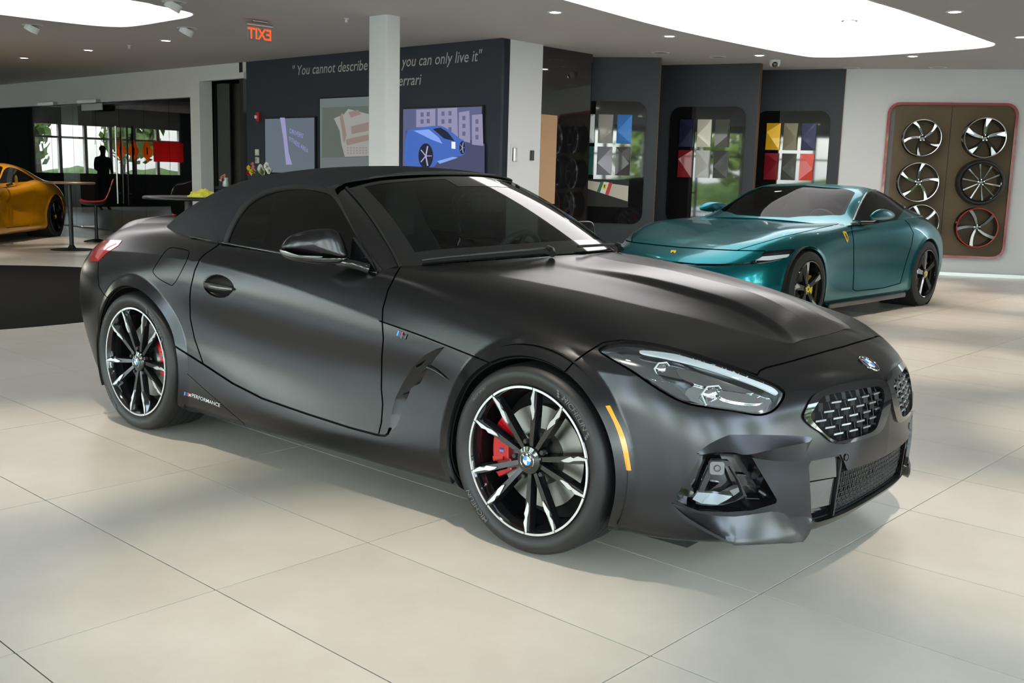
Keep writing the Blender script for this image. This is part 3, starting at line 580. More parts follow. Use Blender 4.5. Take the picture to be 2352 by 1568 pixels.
# ---- wheel display on the white wall
wa = np.array([14.61, 1.56, 0.0]); wdv = np.array([.486, -.874, 0]); wang = math.atan2(-.874, .486)
wn = np.array([-.874, -.486, 0])
wdp = thing('wheel_display', 'rounded red-framed brown display niche holding alloy wheels on the white wall', 'display', tuple(wa + wn * .001), wang)
M_brown = mat('brown_backing', (.125, .088, .045), .6, noise=(30, .3, (.115, .08, .04)))
UC, ZC, UW, ZH = -.14, 1.385, 1.78, 2.24
outer = rrect(UW, ZH, .17, 8, UC, ZC); inner = rrect(UW - .075, ZH - .075, .14, 8, UC, ZC); n = len(outer); b = MB()
Vv = [(x, -.045, z) for x, z in outer] + [(x, -.045, z) for x, z in inner] + [(x, .0, z) for x, z in outer] + [(x, .0, z) for x, z in inner]
b.add(Vv, [(i, (i + 1) % n, n + (i + 1) % n, n + i) for i in range(n)] + [(i, 2 * n + i, 2 * n + (i + 1) % n, (i + 1) % n) for i in range(n)] + [(n + i, n + (i + 1) % n, 3 * n + (i + 1) % n, 3 * n + i) for i in range(n)]); b.build('frame', M_redframe, wdp, 40)
mesh('backing', [(x, -.004, z) for x, z in inner], [tuple(range(n))], M_brown, wdp); MB().box((UC, -.006, ZC), (.006, .006, ZH - .08)).build('seam', M_black, wdp)
MB().box((UC - UW / 2 + .075, -.006, ZC), (.07, .006, ZH - .20)).build('side_strip', mat('niche_grey', (.12, .12, .12), .5), wdp)
def alloy(name, label, R, parts, loc, rz, parent=None, tyre=None, depth=.20, group=None, cat='wheel', scale=1.0):
    # parts: list of (spoke count, half width hub, half width rim, sweep degrees, material, face material)
    t = thing(name, label, cat, loc, rz, group) if parent is None else link(bpy.data.objects.new(name, None), parent)
    if parent is not None: t.location = loc; t.rotation_euler = (0, 0, rz)
    ns, w0, w1, swp, ms, mf, lipm = parts
    MB().lathe([(R, .012), (R, -.004), (R * .985, -.008), (R * .95, -.004), (R * .93, .02), (R * .90, depth), (R * .96, depth), (R, depth)], 64, axis=1).build('rim', M_gloss0, t, 35)
    MB().lathe([(R * .952, -.0075), (R * .985, -.0105), (R * 1.002, -.004)], 64, axis=1).build('lip', lipm, t, 60)
    MB().lathe([(.0, .008), (.026, .006), (.05, .012), (.055, .05)], 28, axis=1).build('hub', ms, t, 40)
    for k in range(ns):
        a0 = 360 / ns * k + 90 + 8; b = MB(); sec = []; Rs = np.linspace(.045, R * .955, 6)
        for r in Rs:
            f = (r - Rs[0]) / (Rs[-1] - Rs[0]); a = math.radians(a0 + swp * f); c = np.array([r * math.cos(a), 0, r * math.sin(a)]); tt = np.array([-math.sin(a), 0, math.cos(a)]); hw = w0 * (1 - f) + w1 * f; y = .014 - .012 * f
            sec += [c + tt * hw * .7 + [0, y, 0], c - tt * hw * .7 + [0, y, 0], c - tt * hw + [0, y + .03, 0], c + tt * hw + [0, y + .03, 0]]
        b.add(sec, [(4 * i + j, 4 * i + (j + 1) % 4, 4 * i + 4 + (j + 1) % 4, 4 * i + 4 + j) for i in range(5) for j in range(4)] + [(0, 3, 2, 1), (20, 21, 22, 23)]); sp = b.build('spoke', ms, t, 25)
        if mf is not None:
            V = []
            for r, q0, q1 in ((R * .55, -.2, .1), (R * .72, -.75, .45), (R * .945, -.95, .95)):
                f = (r - Rs[0]) / (Rs[-1] - Rs[0]); a = math.radians(a0 + swp * f); c = np.array([r * math.cos(a), .014 - .012 * f - .002, r * math.sin(a)]); tt = np.array([-math.sin(a), 0, math.cos(a)]); hw = (w0 * (1 - f) + w1 * f) * .7; V += [c + tt * hw * q0, c + tt * hw * q1]
            mesh('machined_face', V, [(0, 1, 3, 2), (2, 3, 5, 4)], mf, sp)
    b = MB()
    for k in range(5):
        a = math.radians(72 * k + 20); bb = MB().lathe([(0, .004), (.007, .004), (.007, .03)], 8, axis=1, c=(.040 * math.cos(a), 0, .040 * math.sin(a))); mesh('wheel_bolt', bb.v, bb.f, M_chrome_r, t, 40)
    if tyre:
        prof = [(.985, .012), (1.03, -.006), (1.10, -.010), (1.0 * tyre / R - .02, .008), (tyre / R, .04), (tyre / R, depth - .03), (1.1, depth + .01), (.985, depth)]
        MB().lathe([(r * R, y) for r, y in prof], 72, axis=1).build('tyre', M_rubber0, t, 40)
    return t
wl = [(-.545, 1.99, .265, (5, .020, .034, 22, M_gloss0, M_alu0, M_alu0), None, 'black and silver five-spoke alloy wheel at the upper left of the wheel display'),
      (.30, 2.005, .285, (5, .022, .055, -14, M_gloss0, M_alu0, M_alu0), None, 'bright silver star-spoke alloy wheel at the upper right of the wheel display'),
      (-.545, 1.355, .285, (5, .020, .036, -18, M_gloss0, M_alu0, M_alu0), None, 'black alloy wheel with silver rim flashes at the middle left of the wheel display'),
      (.305, 1.375, .275, (10, .010, .016, 0, M_gloss0, None, M_gloss0), .325, 'black ten-spoke wheel with a tyre at the middle right of the wheel display'),
      (-.47, .775, .262, (5, .020, .030, 15, M_silver0, M_alu0, M_alu0), None, 'silver alloy wheel at the lower left of the wheel display, behind the coupe'),
      (.31, .725, .285, (5, .020, .034, 16, M_gloss0, None, M_redring), None, 'black wheel with a thin red rim ring at the lower right of the wheel display')]
for u, z, R, parts, ty, lab in wl:
    P = wa + wdv * u + wn * .22; o = alloy('display_wheel', lab, R, parts, (P[0], P[1], z), wang, tyre=ty, depth=.205, group='wheels on the wheel display')
# ================================================================== the black roadster
ZF = Frame((2.4534, -1.6290), -1.51802938)      # X forward from the front axle, Y left, Z up
# side columns: X, then rows bottom to top (W, Z)
NOSE = [  # rows (X, W, Z)
 [(.79,0,.14),(.868,0,.175),(.90,0,.25),(.912,0,.35),(.915,0,.45),(.911,0,.54),(.893,0,.605),(.855,0,.652),(.812,0,.680),(.745,0,.713),(.66,0,.758)],
 [(.79,.17,.14),(.866,.17,.173),(.895,.17,.25),(.905,.17,.35),(.905,.17,.45),(.897,.17,.535),(.88,.168,.60),(.848,.16,.648),(.805,.15,.678),(.74,.12,.713),(.657,.07,.758)],
 [(.77,.33,.14),(.85,.34,.171),(.877,.34,.25),(.882,.34,.35),(.874,.34,.45),(.862,.34,.53),(.845,.335,.597),(.818,.325,.643),(.782,.30,.676),(.727,.25,.713),(.653,.14,.757)],
 [(.72,.46,.14),(.81,.50,.17),(.835,.50,.25),(.838,.50,.35),(.828,.50,.45),(.812,.50,.525),(.793,.495,.59),(.768,.48,.638),(.738,.44,.674),(.70,.36,.710),(.648,.205,.757)],
 [(.64,.60,.14),(.735,.65,.17),(.755,.66,.25),(.76,.66,.35),(.755,.66,.45),(.745,.655,.52),(.728,.645,.583),(.706,.62,.636),(.684,.57,.676),(.665,.46,.712),(.643,.27,.756)],
 [(.53,.71,.14),(.605,.785,.17),(.618,.80,.25),(.623,.803,.35),(.622,.80,.45),(.615,.792,.53),(.603,.775,.60),(.588,.748,.657),(.572,.69,.705),(.562,.57,.742),(.562,.335,.778)],
]
SIDE = {
 .42: [(.78,.14),(.85,.17),(.870,.25),(.876,.35),(.876,.45),(.870,.54),(.860,.61),(.840,.68),(.79,.731),(.67,.764),(.41,.812)],
 .20: [(.78,.14),(.86,.17),(.885,.25),(.893,.35),(.896,.45),(.896,.54),(.892,.61),(.880,.68),(.845,.743),(.735,.797),(.485,.852)],
 .00: [(.78,.14),(.862,.17),(.89,.25),(.896,.35),(.899,.45),(.900,.54),(.898,.61),(.893,.68),(.866,.757),(.757,.827),(.535,.883)],
 -.20: [(.78,.14),(.863,.165),(.894,.25),(.897,.35),(.898,.45),(.899,.54),(.899,.60),(.893,.662),(.862,.774),(.772,.853),(.575,.906)],
 -.45: [(.79,.13),(.864,.165),(.895,.24),(.896,.33),(.884,.44),(.882,.54),(.890,.62),(.888,.684),(.856,.803),(.785,.883),(.62,.927)],
 -.75: [(.80,.13),(.862,.165),(.893,.23),(.893,.30),(.874,.43),(.871,.55),(.886,.65),(.880,.731),(.846,.838),(.795,.909),(.67,.940)],
 -1.15: [(.80,.13),(.862,.163),(.892,.22),(.892,.29),(.869,.42),(.866,.55),(.886,.68),(.876,.792),(.848,.872),(.803,.925),(.72,.948)],
 -1.55: [(.80,.13),(.862,.163),(.892,.22),(.892,.325),(.869,.45),(.868,.58),(.892,.72),(.876,.846),(.849,.905),(.803,.945),(.72,.962)],
 -1.95: [(.80,.13),(.863,.164),(.892,.22),(.894,.40),(.882,.50),(.884,.62),(.903,.755),(.882,.878),(.848,.93),(.793,.962),(.70,.978)],
 -2.20: [(.80,.13),(.865,.167),(.893,.22),(.903,.44),(.900,.54),(.904,.66),(.906,.785),(.884,.882),(.83,.945),(.76,.978),(.66,.995)],
 -2.47: [(.80,.14),(.86,.17),(.893,.24),(.910,.43),(.915,.55),(.917,.67),(.905,.79),(.866,.885),(.80,.955),(.725,.990),(.63,1.005)],
 -2.75: [(.77,.15),(.84,.18),(.873,.25),(.893,.42),(.901,.54),(.900,.66),(.884,.77),(.845,.87),(.775,.945),(.69,.98),(.59,.998)],
 -3.00: [(.73,.16),(.80,.19),(.832,.26),(.855,.40),(.866,.53),(.864,.66),(.846,.765),(.806,.855),(.735,.925),(.655,.962),(.55,.985)],
}
TAIL = [
 [(-3.05,.66,.17),(-3.12,.72,.20),(-3.18,.735,.27),(-3.23,.75,.38),(-3.262,.762,.50),(-3.27,.765,.63),(-3.25,.755,.75),(-3.20,.73,.835),(-3.14,.67,.905),(-3.11,.60,.95),(-3.10,.50,.985)],
 [(-3.14,.50,.18),(-3.22,.55,.21),(-3.29,.57,.28),(-3.33,.58,.38),(-3.362,.59,.5),(-3.37,.592,.63),(-3.35,.58,.75),(-3.31,.57,.84),(-3.27,.53,.92),(-3.25,.49,.975),(-3.20,.40,1.0)],
 [(-3.18,.28,.19),(-3.27,.3,.22),(-3.34,.3,.29),(-3.38,.3,.38),(-3.41,.3,.5),(-3.415,.3,.63),(-3.40,.3,.75),(-3.37,.3,.85),(-3.34,.28,.93),(-3.33,.26,.99),(-3.27,.22,1.015)],
 [(-3.19,0,.19),(-3.28,0,.22),(-3.35,0,.29),(-3.39,0,.38),(-3.42,0,.5),(-3.425,0,.63),(-3.41,0,.75),(-3.38,0,.85),(-3.35,0,.93),(-3.34,0,.995),(-3.28,0,1.02)],
]
colz = [np.array(c) for c in NOSE] + [np.array([(x, w, z) for w, z in SIDE[x]]) for x in SIDE] + [np.array(c) for c in TAIL]
RING = np.stack(colz, 1)                        # rows, columns, (X, W, Z)
NU = [6, 8, 12, 16, 16, 16, 14, 14, 16, 18, 20]
NU = NU[:RING.shape[0] - 1]
_L = np.linalg.norm(np.diff(RING, axis=1), axis=2).max(0)
NV = [max(6, int(round(l / .0085))) for l in _L]
DR = tensor(RING, NU, NV, breaks=(7,))
cst = np.r_[0, np.cumsum(NV)]
NH = cst[4]                                      # dense columns across the nose (c0..c4)
# hood patch: columns c11..c4, rows h0 (crease) .. centre
HOODC = [
 [(-.75,.67,.940),(-.615,.50,.957),(-.475,.24,.974),(-.43,0,.979)],
 [(-.45,.62,.927),(-.38,.44,.936),(-.30,.21,.951),(-.27,0,.958)],
 [(-.20,.575,.906),(-.15,.39,.917),(-.10,.19,.932),(-.08,0,.940)],
 [(0,.535,.883),(.03,.36,.895),(.06,.18,.911),(.07,0,.919)],
 [(.20,.485,.852),(.21,.33,.866),(.22,.17,.885),(.23,0,.894)],
 [(.42,.41,.812),(.42,.28,.827),(.42,.14,.845),(.42,0,.853)],
 [(.562,.335,.778),(.558,.225,.788),(.555,.11,.797),(.555,0,.800)],
 [(.643,.27,.756),(.65,.18,.757),(.656,.09,.758),(.66,0,.758)]]
HC = np.array(HOODC).transpose(1, 0, 2)          # rows, cols
nvh = NV[4:11][::-1]
nh_each = [NH // 3, NH // 3, NH - 2 * (NH // 3)]
DH = tensor(HC, nh_each, nvh)
DH[0] = DR[-1, cst[4]:cst[11] + 1][::-1]          # share the crease and the nose edge with the ring
e = DR[-1, :NH + 1][::-1]
off = e - DH[:, -1]
for k in range(60):
    w = max(0.0, 1 - k / 45) ** 2
    DH[1:, -1 - k] += off[1:] * w
# power dome: raised centre with a step that fades towards the nose and the cowl
_X, _W = DH[..., 0], DH[..., 1]
Wr = interp([-.8, -.45, 0, .23, .41, .55, .64, .7], [.30, .29, .235, .215, .205, .215, .25, .28])(_X)
Hr = interp([-.8, -.5, -.25, 0, .25, .45, .56, .63, .7], [0, 0, .004, .012, .016, .016, .012, .003, 0])(_X)
Dr = interp([-.8, 0, .4, .6, .7], [.05, .035, .03, .035, .04])(_X)
_t = np.clip((Wr + Dr - _W) / (2 * Dr), 0, 1)
DH[..., 2] += Hr * (_t * _t * (3 - 2 * _t))
# rear deck patch: columns c14..c20 from the shoulder to the middle, tail edge shared
ZV = [DR.reshape(-1, 3), DH.reshape(-1, 3)]
ZT = [grid_tris(*DR.shape[:2], 0), grid_tris(*DH.shape[:2], DR.shape[0] * DR.shape[1], flip=False)]
# deck: straight strips from the shoulder row to the centre line
c14 = cst[14]; sh = DR[-1, c14:]
nd = 24; dk = np.zeros((nd + 1, len(sh), 3))
cen = sh.copy(); cen[:, 1] = 0; cen[:, 0] = np.minimum(sh[:, 0] - .06 * np.clip(sh[:, 1] / .5, 0, 1), -1.9); cen[:, 2] = sh[:, 2] + .004 * np.clip(sh[:, 1] / .5, 0, 1)
for k in range(nd + 1):
    t = k / nd; dk[k] = sh * (1 - t) + cen * t; dk[k][:, 2] = sh[:, 2] + (cen[:, 2] - sh[:, 2]) * math.sin(t * math.pi / 2)
ZT.append(grid_tris(*dk.shape[:2], sum(len(v) for v in ZV))); ZV.append(dk.reshape(-1, 3))
ZV = np.concatenate(ZV); ZT = np.concatenate(ZT)
# wheel-arch flares
def flare(V, xw, zw, ro, amp, band):
    d = np.hypot(V[:, 0] - xw, V[:, 2] - zw); r = np.clip(1 - (d - ro) / band, 0, 1.3)
    V[:, 1] += np.where(V[:, 1] > .68, amp * r, 0)
WF, WR = (0.0, .335), (-2.47, .345)
RO_F, RO_R = .366, .378
flare(ZV, *WF, RO_F, .026, .058); flare(ZV, *WR, RO_R, .022, .05)
ZV, ZT = weld(ZV, ZT)
ZV[:, 1] *= -1
def orient(V, T, inside):
    n = np.cross(V[T[:, 1]] - V[T[:, 0]], V[T[:, 2]] - V[T[:, 0]]); c = V[T].mean(1) - inside
    flip = (n * c).sum(1) < 0
    T = T.copy(); T[flip] = T[flip][:, ::-1]; return T
def _ins(V, T):
    c = V[T].mean(1); return np.stack([np.clip(c[:, 0], -2.7, .25), 0 * c[:, 0], 0 * c[:, 0] + .5], 1)
ZT = orient(ZV, ZT, _ins(ZV, ZT))
# ---- panel lines, traced on the near half and mirrored
class Skin:
    def __init__(s, fr, V, T): s.fr = fr; s.V = V; s.T = T
    def facing(s):
        c = s.V[s.T].mean(1); n = np.cross(s.V[s.T[:, 1]] - s.V[s.T[:, 0]], s.V[s.T[:, 2]] - s.V[s.T[:, 0]])
        return (n * (s.fr.C - c)).sum(1) > 0
    def _s(s, sd, where):
        P, dep = s.fr.px(s.V); v = sd(P) * dep / FPX
        if where is not None: v = np.where(where(s.V), v, 1.0)
        return v
    def remove(s, sd_metric):
        s.V, ti, to = cut(s.V, s.T, sd_metric); s.T = to; return ti
    def fine(s, poly, closed, where, steps):
        for d in steps:
            v = s._s(lambda P: seg_dist(P, poly, closed), where); s.V, s.T = refine(s.V, s.T, (v[s.T].min(1) < d))
    def gap(s, poly, hw, closed=False, where=None):
        s.fine(poly, closed, where, (.008, .005, .003) if hw < .004 else (.008, .005))
        s.remove(s._s(lambda P: seg_dist(P, poly, closed), where) - hw)
    def hole(s, poly, where=None):                # take a traced patch out and give it back as a mesh
        s.fine(poly, True, where, (.006,))
        v = s._s(lambda P: poly_sd(P, poly), where); ti = s.remove(v); return compact(s.V, ti)
    def parts(s, seeds):
        s.V, s.T = compact(s.V, s.T); lab = components(s.T, len(s.V)); P, _ = s.fr.px(s.V[s.T].mean(1)); f = s.facing(); out = {}
        for name, px in seeds.items():
            if not len(s.T): break
            d = ((P - np.array(px))**2).sum(1); d = np.where(f, d, 1e9)
            if d.min() > 400: continue
            L = lab[d.argmin()]
            out[name] = compact(s.V, s.T[lab == L]); 
            s_ = lab != L; s.T = s.T[s_]; lab = lab[s_]; P = P[s_]; f = f[s_]
        out['rest'] = compact(s.V, s.T) if len(s.T) else None
        return out
def biggest(V, T):
    lab = components(T, len(V)); u, c = np.unique(lab, return_counts=True); return compact(V, T[lab == u[c.argmax()]])
def mirrored(V, T):
    W = V.copy(); W[:, 1] *= -1
    return weld(np.concatenate([V, W]), np.concatenate([T, T[:, ::-1] + len(V)]))
def both(name, VT, m, parent, smooth=28, rimd=.012, weld_mid=False, label=None):
    V, T = VT
    if weld_mid:
        V, T = mirrored(V, T)
        if rimd: V, T = rim(V, T, rimd)
        o = mesh(name, V, T, m, parent, smooth); return [o]
    if rimd: V, T = rim(V, T, rimd)
    W = V.copy(); W[:, 1] *= -1
    return [mesh(name, V, T, m, parent, smooth), mesh(name, W, T[:, ::-1], m, parent, smooth)]
ZS = Skin(ZF, ZV, ZT)
PL = {}                                          # traced outlines, photograph pixels
PL['door_rear'] = [(640,548),(560,549),(511,556),(492,569),(470,584),(459,595),(447,622),(438,660),(436,683),(437,731),(447,778),(467,836)]
PL['sill'] = [(380,782),(398,793),(405,797),(467,836),(534,880),(602,914.6),(704,950),(806,982.6),(869,999),(884,1000.5),(891,996),(895,984)]
PL['door_front'] = [(935,585),(925,605),(914,622),(910,629),(891,666),(879,710),(878,741),(880.4,778),(877,819),(876,894),(879,928),(876,970),(869,999)]
PL['hood_side'] = [(872,737),(878,739),(930,757),(973,772.7),(1040,799),(1120,831),(1160,847)]
PL['hood_front'] = [(1290,858),(1300,851),(1317,832),(1348,809),(1386,786),(1428,781),(1472,784),(1530,794.4),(1598,813),(1666,835),(1739,861),(1746,850.5),(1761,843.7),(1802,833.5),(1904,804.6),(2037,770),(2075,760)]
PL['lamp'] = smooth_poly([(1377,805),(1384,797),(1400,790),(1428,786),(1472,788),(1530,798),(1598,817),(1666,839),(1730,863),(1775,881),(1797,896),(1801,905),(1797,918),(1780,940),(1759,950),(1734,952),(1683,943),(1632,936),(1571,924),(1513,894),(1445,848),(1394,818)], 4)
PL['kidney'] = smooth_poly([(1843,957.7),(1853,930.5),(1864,912),(1880,900),(1921,886),(1972,876),(2006,872.7),(2027,876),(2040,886),(2044,903),(2042,930.5),(2033.5,961),(2023,985),(2006,998.5),(1972,1010),(1938,1018),(1920,1019),(1904,1012),(1884,994),(1860,978)], 4)
PL['kidney_in'] = smooth_poly([(1863,957.7),(1870,940),(1887,914),(1904,906.7),(1955,896.5),(2006,888),(2023,889.7),(2032,903),(2028,934),(2018,971),(2006,990),(1972,1003),(1935,1012),(1921,1012),(1904,1003),(1880,981)], 4)
PL['amber'] = smooth_poly([(1390.6,932),(1401.5,931),(1416,961),(1428,985),(1440,1022),(1450,1080),(1439,1080),(1431,1036),(1421,998.5),(1407.6,964.5)], 3, corner=(0, 1, 5, 6))
PL['fuel'] = smooth_poly([(398,568.6),(428.7,574.4),(434,581),(428.7,598),(410,635.6),(398,652.6),(391,654),(364,639),(352,625.4),(354,615),(374,584.6),(384.5,572.7)], 4)
_a = math.radians(19)
PL['handle'] = [(502 + 37 * math.cos(t) * math.cos(_a) - 26 * math.sin(t) * math.sin(_a), 657 + 37 * math.cos(t) * math.sin(_a) + 26 * math.sin(t) * math.cos(_a)) for t in np.linspace(0, 2 * math.pi, 40, endpoint=False)]
PL['tail_lamp'] = [(206,601),(207,588),(214,574),(223,561),(230,554),(241.6,551),(281,552),(272,564),(245,581),(226,600)]
PL['tail_seam'] = [(226,600),(224.6,632),(228,659.5),(236,672),(252,690)]
PL['fog'] = [(1612,1043),(1642,1039),(1683,1039),(1720,1046),(1729,1053),(1785,1148),(1782,1156),(1727,1172),(1666,1176),(1605,1173),(1578,1163),(1549,1150),(1551,1143)]
PL['vent'] = [(1022,796),(1002,801),(975,816),(948,843),(925,880),(908,915),(899,950),(894,984),(895,992),(912,976),(922,950),(934,915),(945,890),(965,880),(984,845),(1003,818)]
PL['rear_sill_seam'] = [(430,858),(480,903),(556,969),(650,1055)]
front = lambda V: V[:, 0] > .15
side = lambda V: (V[:, 1] < -.5)
rear = lambda V: (V[:, 0] < -2.2)
ZU_V, ZU_T = ZS.V.copy(), ZS.T.copy()             # kept for the inner shell
# wheel openings
for (xw, zw), ro in ((WF, RO_F), (WR, RO_R)):
    V = ZS.V; ZS.remove(np.where(np.abs(V[:, 1]) > .55, np.hypot(V[:, 0] - xw, V[:, 2] - zw) - ro, 1.0))
# central intake, set out in the front view
INTAKE = [(-.2,.350),(.30,.357),(.318,.385),(.34,.418),(.48,.425),(.497,.40),(.49,.33),(.47,.235),(.45,.205),(.42,.196),(.3,.193),(-.2,.19)]
V = ZS.V; s_ = poly_sd(np.stack([-V[:, 1], V[:, 2]], 1), INTAKE); s_ = np.where(V[:, 0] > .6, s_, 1.0); ZS.remove(s_)
ZI = Skin(ZF, ZS.V.copy(), ZS.T.copy())           # liner behind the panels
kid_frame = ZS.hole(PL['kidney'], front)
fog_skin = ZS.hole(PL['fog'], front)
lamp_gap = .0035
ZS.gap(PL['lamp'], lamp_gap, True, front)
ZS.gap(PL['hood_side'], .0028, where=side)
ZS.gap(PL['hood_front'], .0028, where=lambda V: V[:, 0] > .05)
ZS.gap(PL['door_rear'], .0028, where=side)
ZS.gap(PL['sill'], .0045, where=side)
ZS.gap(PL['door_front'], .0028, where=side)
ZS.gap(PL['fuel'], .0018, True, side)
ZS.gap(PL['tail_seam'], .0018, where=rear)
ZS.gap(PL['rear_sill_seam'], .0012, where=lambda V: (V[:, 1] < -.5) & (V[:, 2] < .42))
handle_skin = ZS.hole(PL['handle'], side)
vent_skin = ZS.hole(PL['vent'], side)
amber_skin = ZS.hole(PL['amber'], side)
tail_skin = ZS.hole(PL['tail_lamp'], rear)
ZP = ZS.parts({'hood': (1300, 680), 'front_bumper': (1800, 980), 'door': (650, 780), 'front_fender': (960, 1010), 'quarter_panel': (400, 700), 'headlight': (1600, 870), 'fuel_flap': (395, 610)})

for nm, wh in (('kidney', front), ('fog', front), ('lamp', front), ('vent', side), ('handle', side)):
    v = ZI._s(lambda P: poly_sd(P, PL[nm]), wh); ZI.remove(v - .004)

V = ZI.V; ZI.remove(np.where((V[:, 0] < -1.8) & (V[:, 2] > .90), -.01, .01))
# ---- materials of the roadster
M_paint = mat('satin_black_paint', (.050, .050, .054), .245, .93, spec=.5)
M_gloss = mat('gloss_black', (.006, .006, .007), .08, 0, coat=.6)
M_liner = mat('matt_black_liner', (.006, .006, .006), .9)
M_trim = mat('black_plastic', (.016, .016, .017), .45)
M_rubber = mat('tyre_rubber', (.011, .011, .012), .5, bump=(900, .12, .0005))
M_fabric = mat('soft_top_canvas', (.028, .029, .034), .95, spec=.2, bump=(1400, .5, .001), noise=(9, .5, (.021, .022, .026)))
M_alu = mat('machined_alloy', (.72, .73, .75), .26, .9)
M_chrome = mat('chrome', (.8, .8, .82), .07, 1.0)
M_amber = mat('amber_lens', (.95, .30, .0), .25, 0, coat=.5)
M_redlens = mat('red_lens', (.45, .012, .02), .12, 0, coat=1)
M_calip = mat('red_caliper', (.52, .008, .012), .3, 0, coat=.5)
M_disc = mat('brake_disc', (.30, .29, .28), .35, 1.0)
M_blue = mat('roundel_blue', (.03, .28, .70), .25, coat=1)
M_white = mat('roundel_white', (.85, .86, .88), .3, coat=1)
M_navy = mat('stripe_navy', (.01, .03, .16), .35)
M_lblue = mat('stripe_blue', (.05, .26, .62), .35)
M_red = mat('stripe_red', (.70, .02, .03), .35)
M_grey = mat('decal_grey', (.55, .56, .58), .4)
M_white_strip = mat('white_strip', (.85, .88, .92), .2, 0, coat=1)
M_int = mat('black_leather', (.02, .021, .022), .55, bump=(500, .2, .001))
M_sideglass = glass('dark_side_glass', (.055, .065, .065), 0, 1.0)
M_screen = glass('windscreen_glass', (.62, .72, .70), 0, 1.0)
M_lens = glass('lamp_lens', (.92, .94, .96), 0, 1.1, .95)
M_tread = mat('tyre_groove', (.006, .006, .006), .8)
def patch(VT, poly, fr, inward=0.0):               # traced piece of a skin, moved along the normal
    V, T = VT; N = vnormals(V, T); P, _ = fr.px(V)
    for d in (7, 4):
        m = np.abs(poly_sd(P, poly))[T].min(1) < d; V, T = refine(V, T, m); P, _ = fr.px(V)
    N = vnormals(V, T); V = V - N * inward; V, ti, _ = cut(V, T, poly_sd(P, poly)); return compact(V, ti)
def pocket(VT, d, scale=1.0):                      # recess behind a traced opening
    V, T = VT; c = V.mean(0); B = (V - c) * scale + c + np.array(d)
    E = np.concatenate([T[:, [0, 1]], T[:, [1, 2]], T[:, [2, 0]]]); _, i, n = np.unique(np.sort(E, 1), axis=0, return_index=True, return_counts=True); b = E[i[n == 1]]; o = len(V)
    q = np.concatenate([np.stack([b[:, 1], b[:, 0], b[:, 0] + o], 1), np.stack([b[:, 1], b[:, 0] + o, b[:, 1] + o], 1)])
    return compact(np.concatenate([V, B]), np.concatenate([T + o, q]))
def mir(V): W = np.array(V, float); W[:, 1] *= -1; return W
def pair(name, V, F, m, parents, smooth=30):       # near piece and its mirror image under two parents
    o1 = mesh(name, V, F, m, parents[0], smooth); F2 = F[:, ::-1] if isinstance(F, np.ndarray) else [tuple(f)[::-1] for f in F]
    return [o1, mesh(name, mir(V), F2, m, parents[1], smooth)]
roadster = thing('roadster', 'satin black two-seat roadster with a black canvas top in the foreground', 'car', tuple(ZF.O), ZF.yaw)
RP = [roadster, roadster]
for nm, wm in (('hood', 1), ('front_bumper', 1), ('quarter_panel', 1), ('rear_bumper', 1), ('front_fender', 0), ('sill_end', 0), ('fuel_flap', 0)):
    if nm in ZP and ZP[nm] is not None: both(nm, ZP[nm], M_paint, roadster, 30, weld_mid=bool(wm))
doors = both('door', ZP['door'], M_paint, roadster, 30)
V, T = compact(ZI.V, ZI.T); V = V - vnormals(V, T) * .022; V, T = mirrored(V, T); mesh('body_liner', V, T, M_liner, roadster, 60)
zbvh = BVHTree.FromPolygons([tuple(v) for v in ZU_V], [tuple(int(i) for i in t) for t in ZU_T])
def zhit(px):
    for k in range(60):                            # just below the skin: keep the depth of the nearest skin above
        h = zbvh.ray_cast(Vector(ZF.C), Vector(ZF.ray((px[0], px[1] - 2 * k))).normalized())
        if h[0] is not None:
            d = Vector(ZF.ray(px)).normalized(); return np.array(Vector(ZF.C) + d * h[3]), np.array(h[1])
def zfront(W, Z):
    h = zbvh.ray_cast(Vector((2, -W, Z)), Vector((-1, 0, 0))); return h[0].x if h[0] is not None else .8
# floor pan, wheel wells
MB().box((-1.25, 0, .15), (3.6, 1.5, .06)).build('floor_pan', M_liner, roadster)
for xw, ro in ((0, .40), (-2.47, .41)):
    for sy in (-1, 1):
        b = MB(); b.lathe([(ro, .44), (ro, .70), (ro, .895)], 40, axis=1, c=(xw, 0, .34), a0=math.radians(-25), a1=math.radians(205)); b.lathe([(.02, .44), (ro, .44)], 40, axis=1, c=(xw, 0, .34))
        if sy < 0: b.v = [(x, -y, z) for x, y, z in b.v]
        b.build('wheel_well', M_liner, roadster, 60)
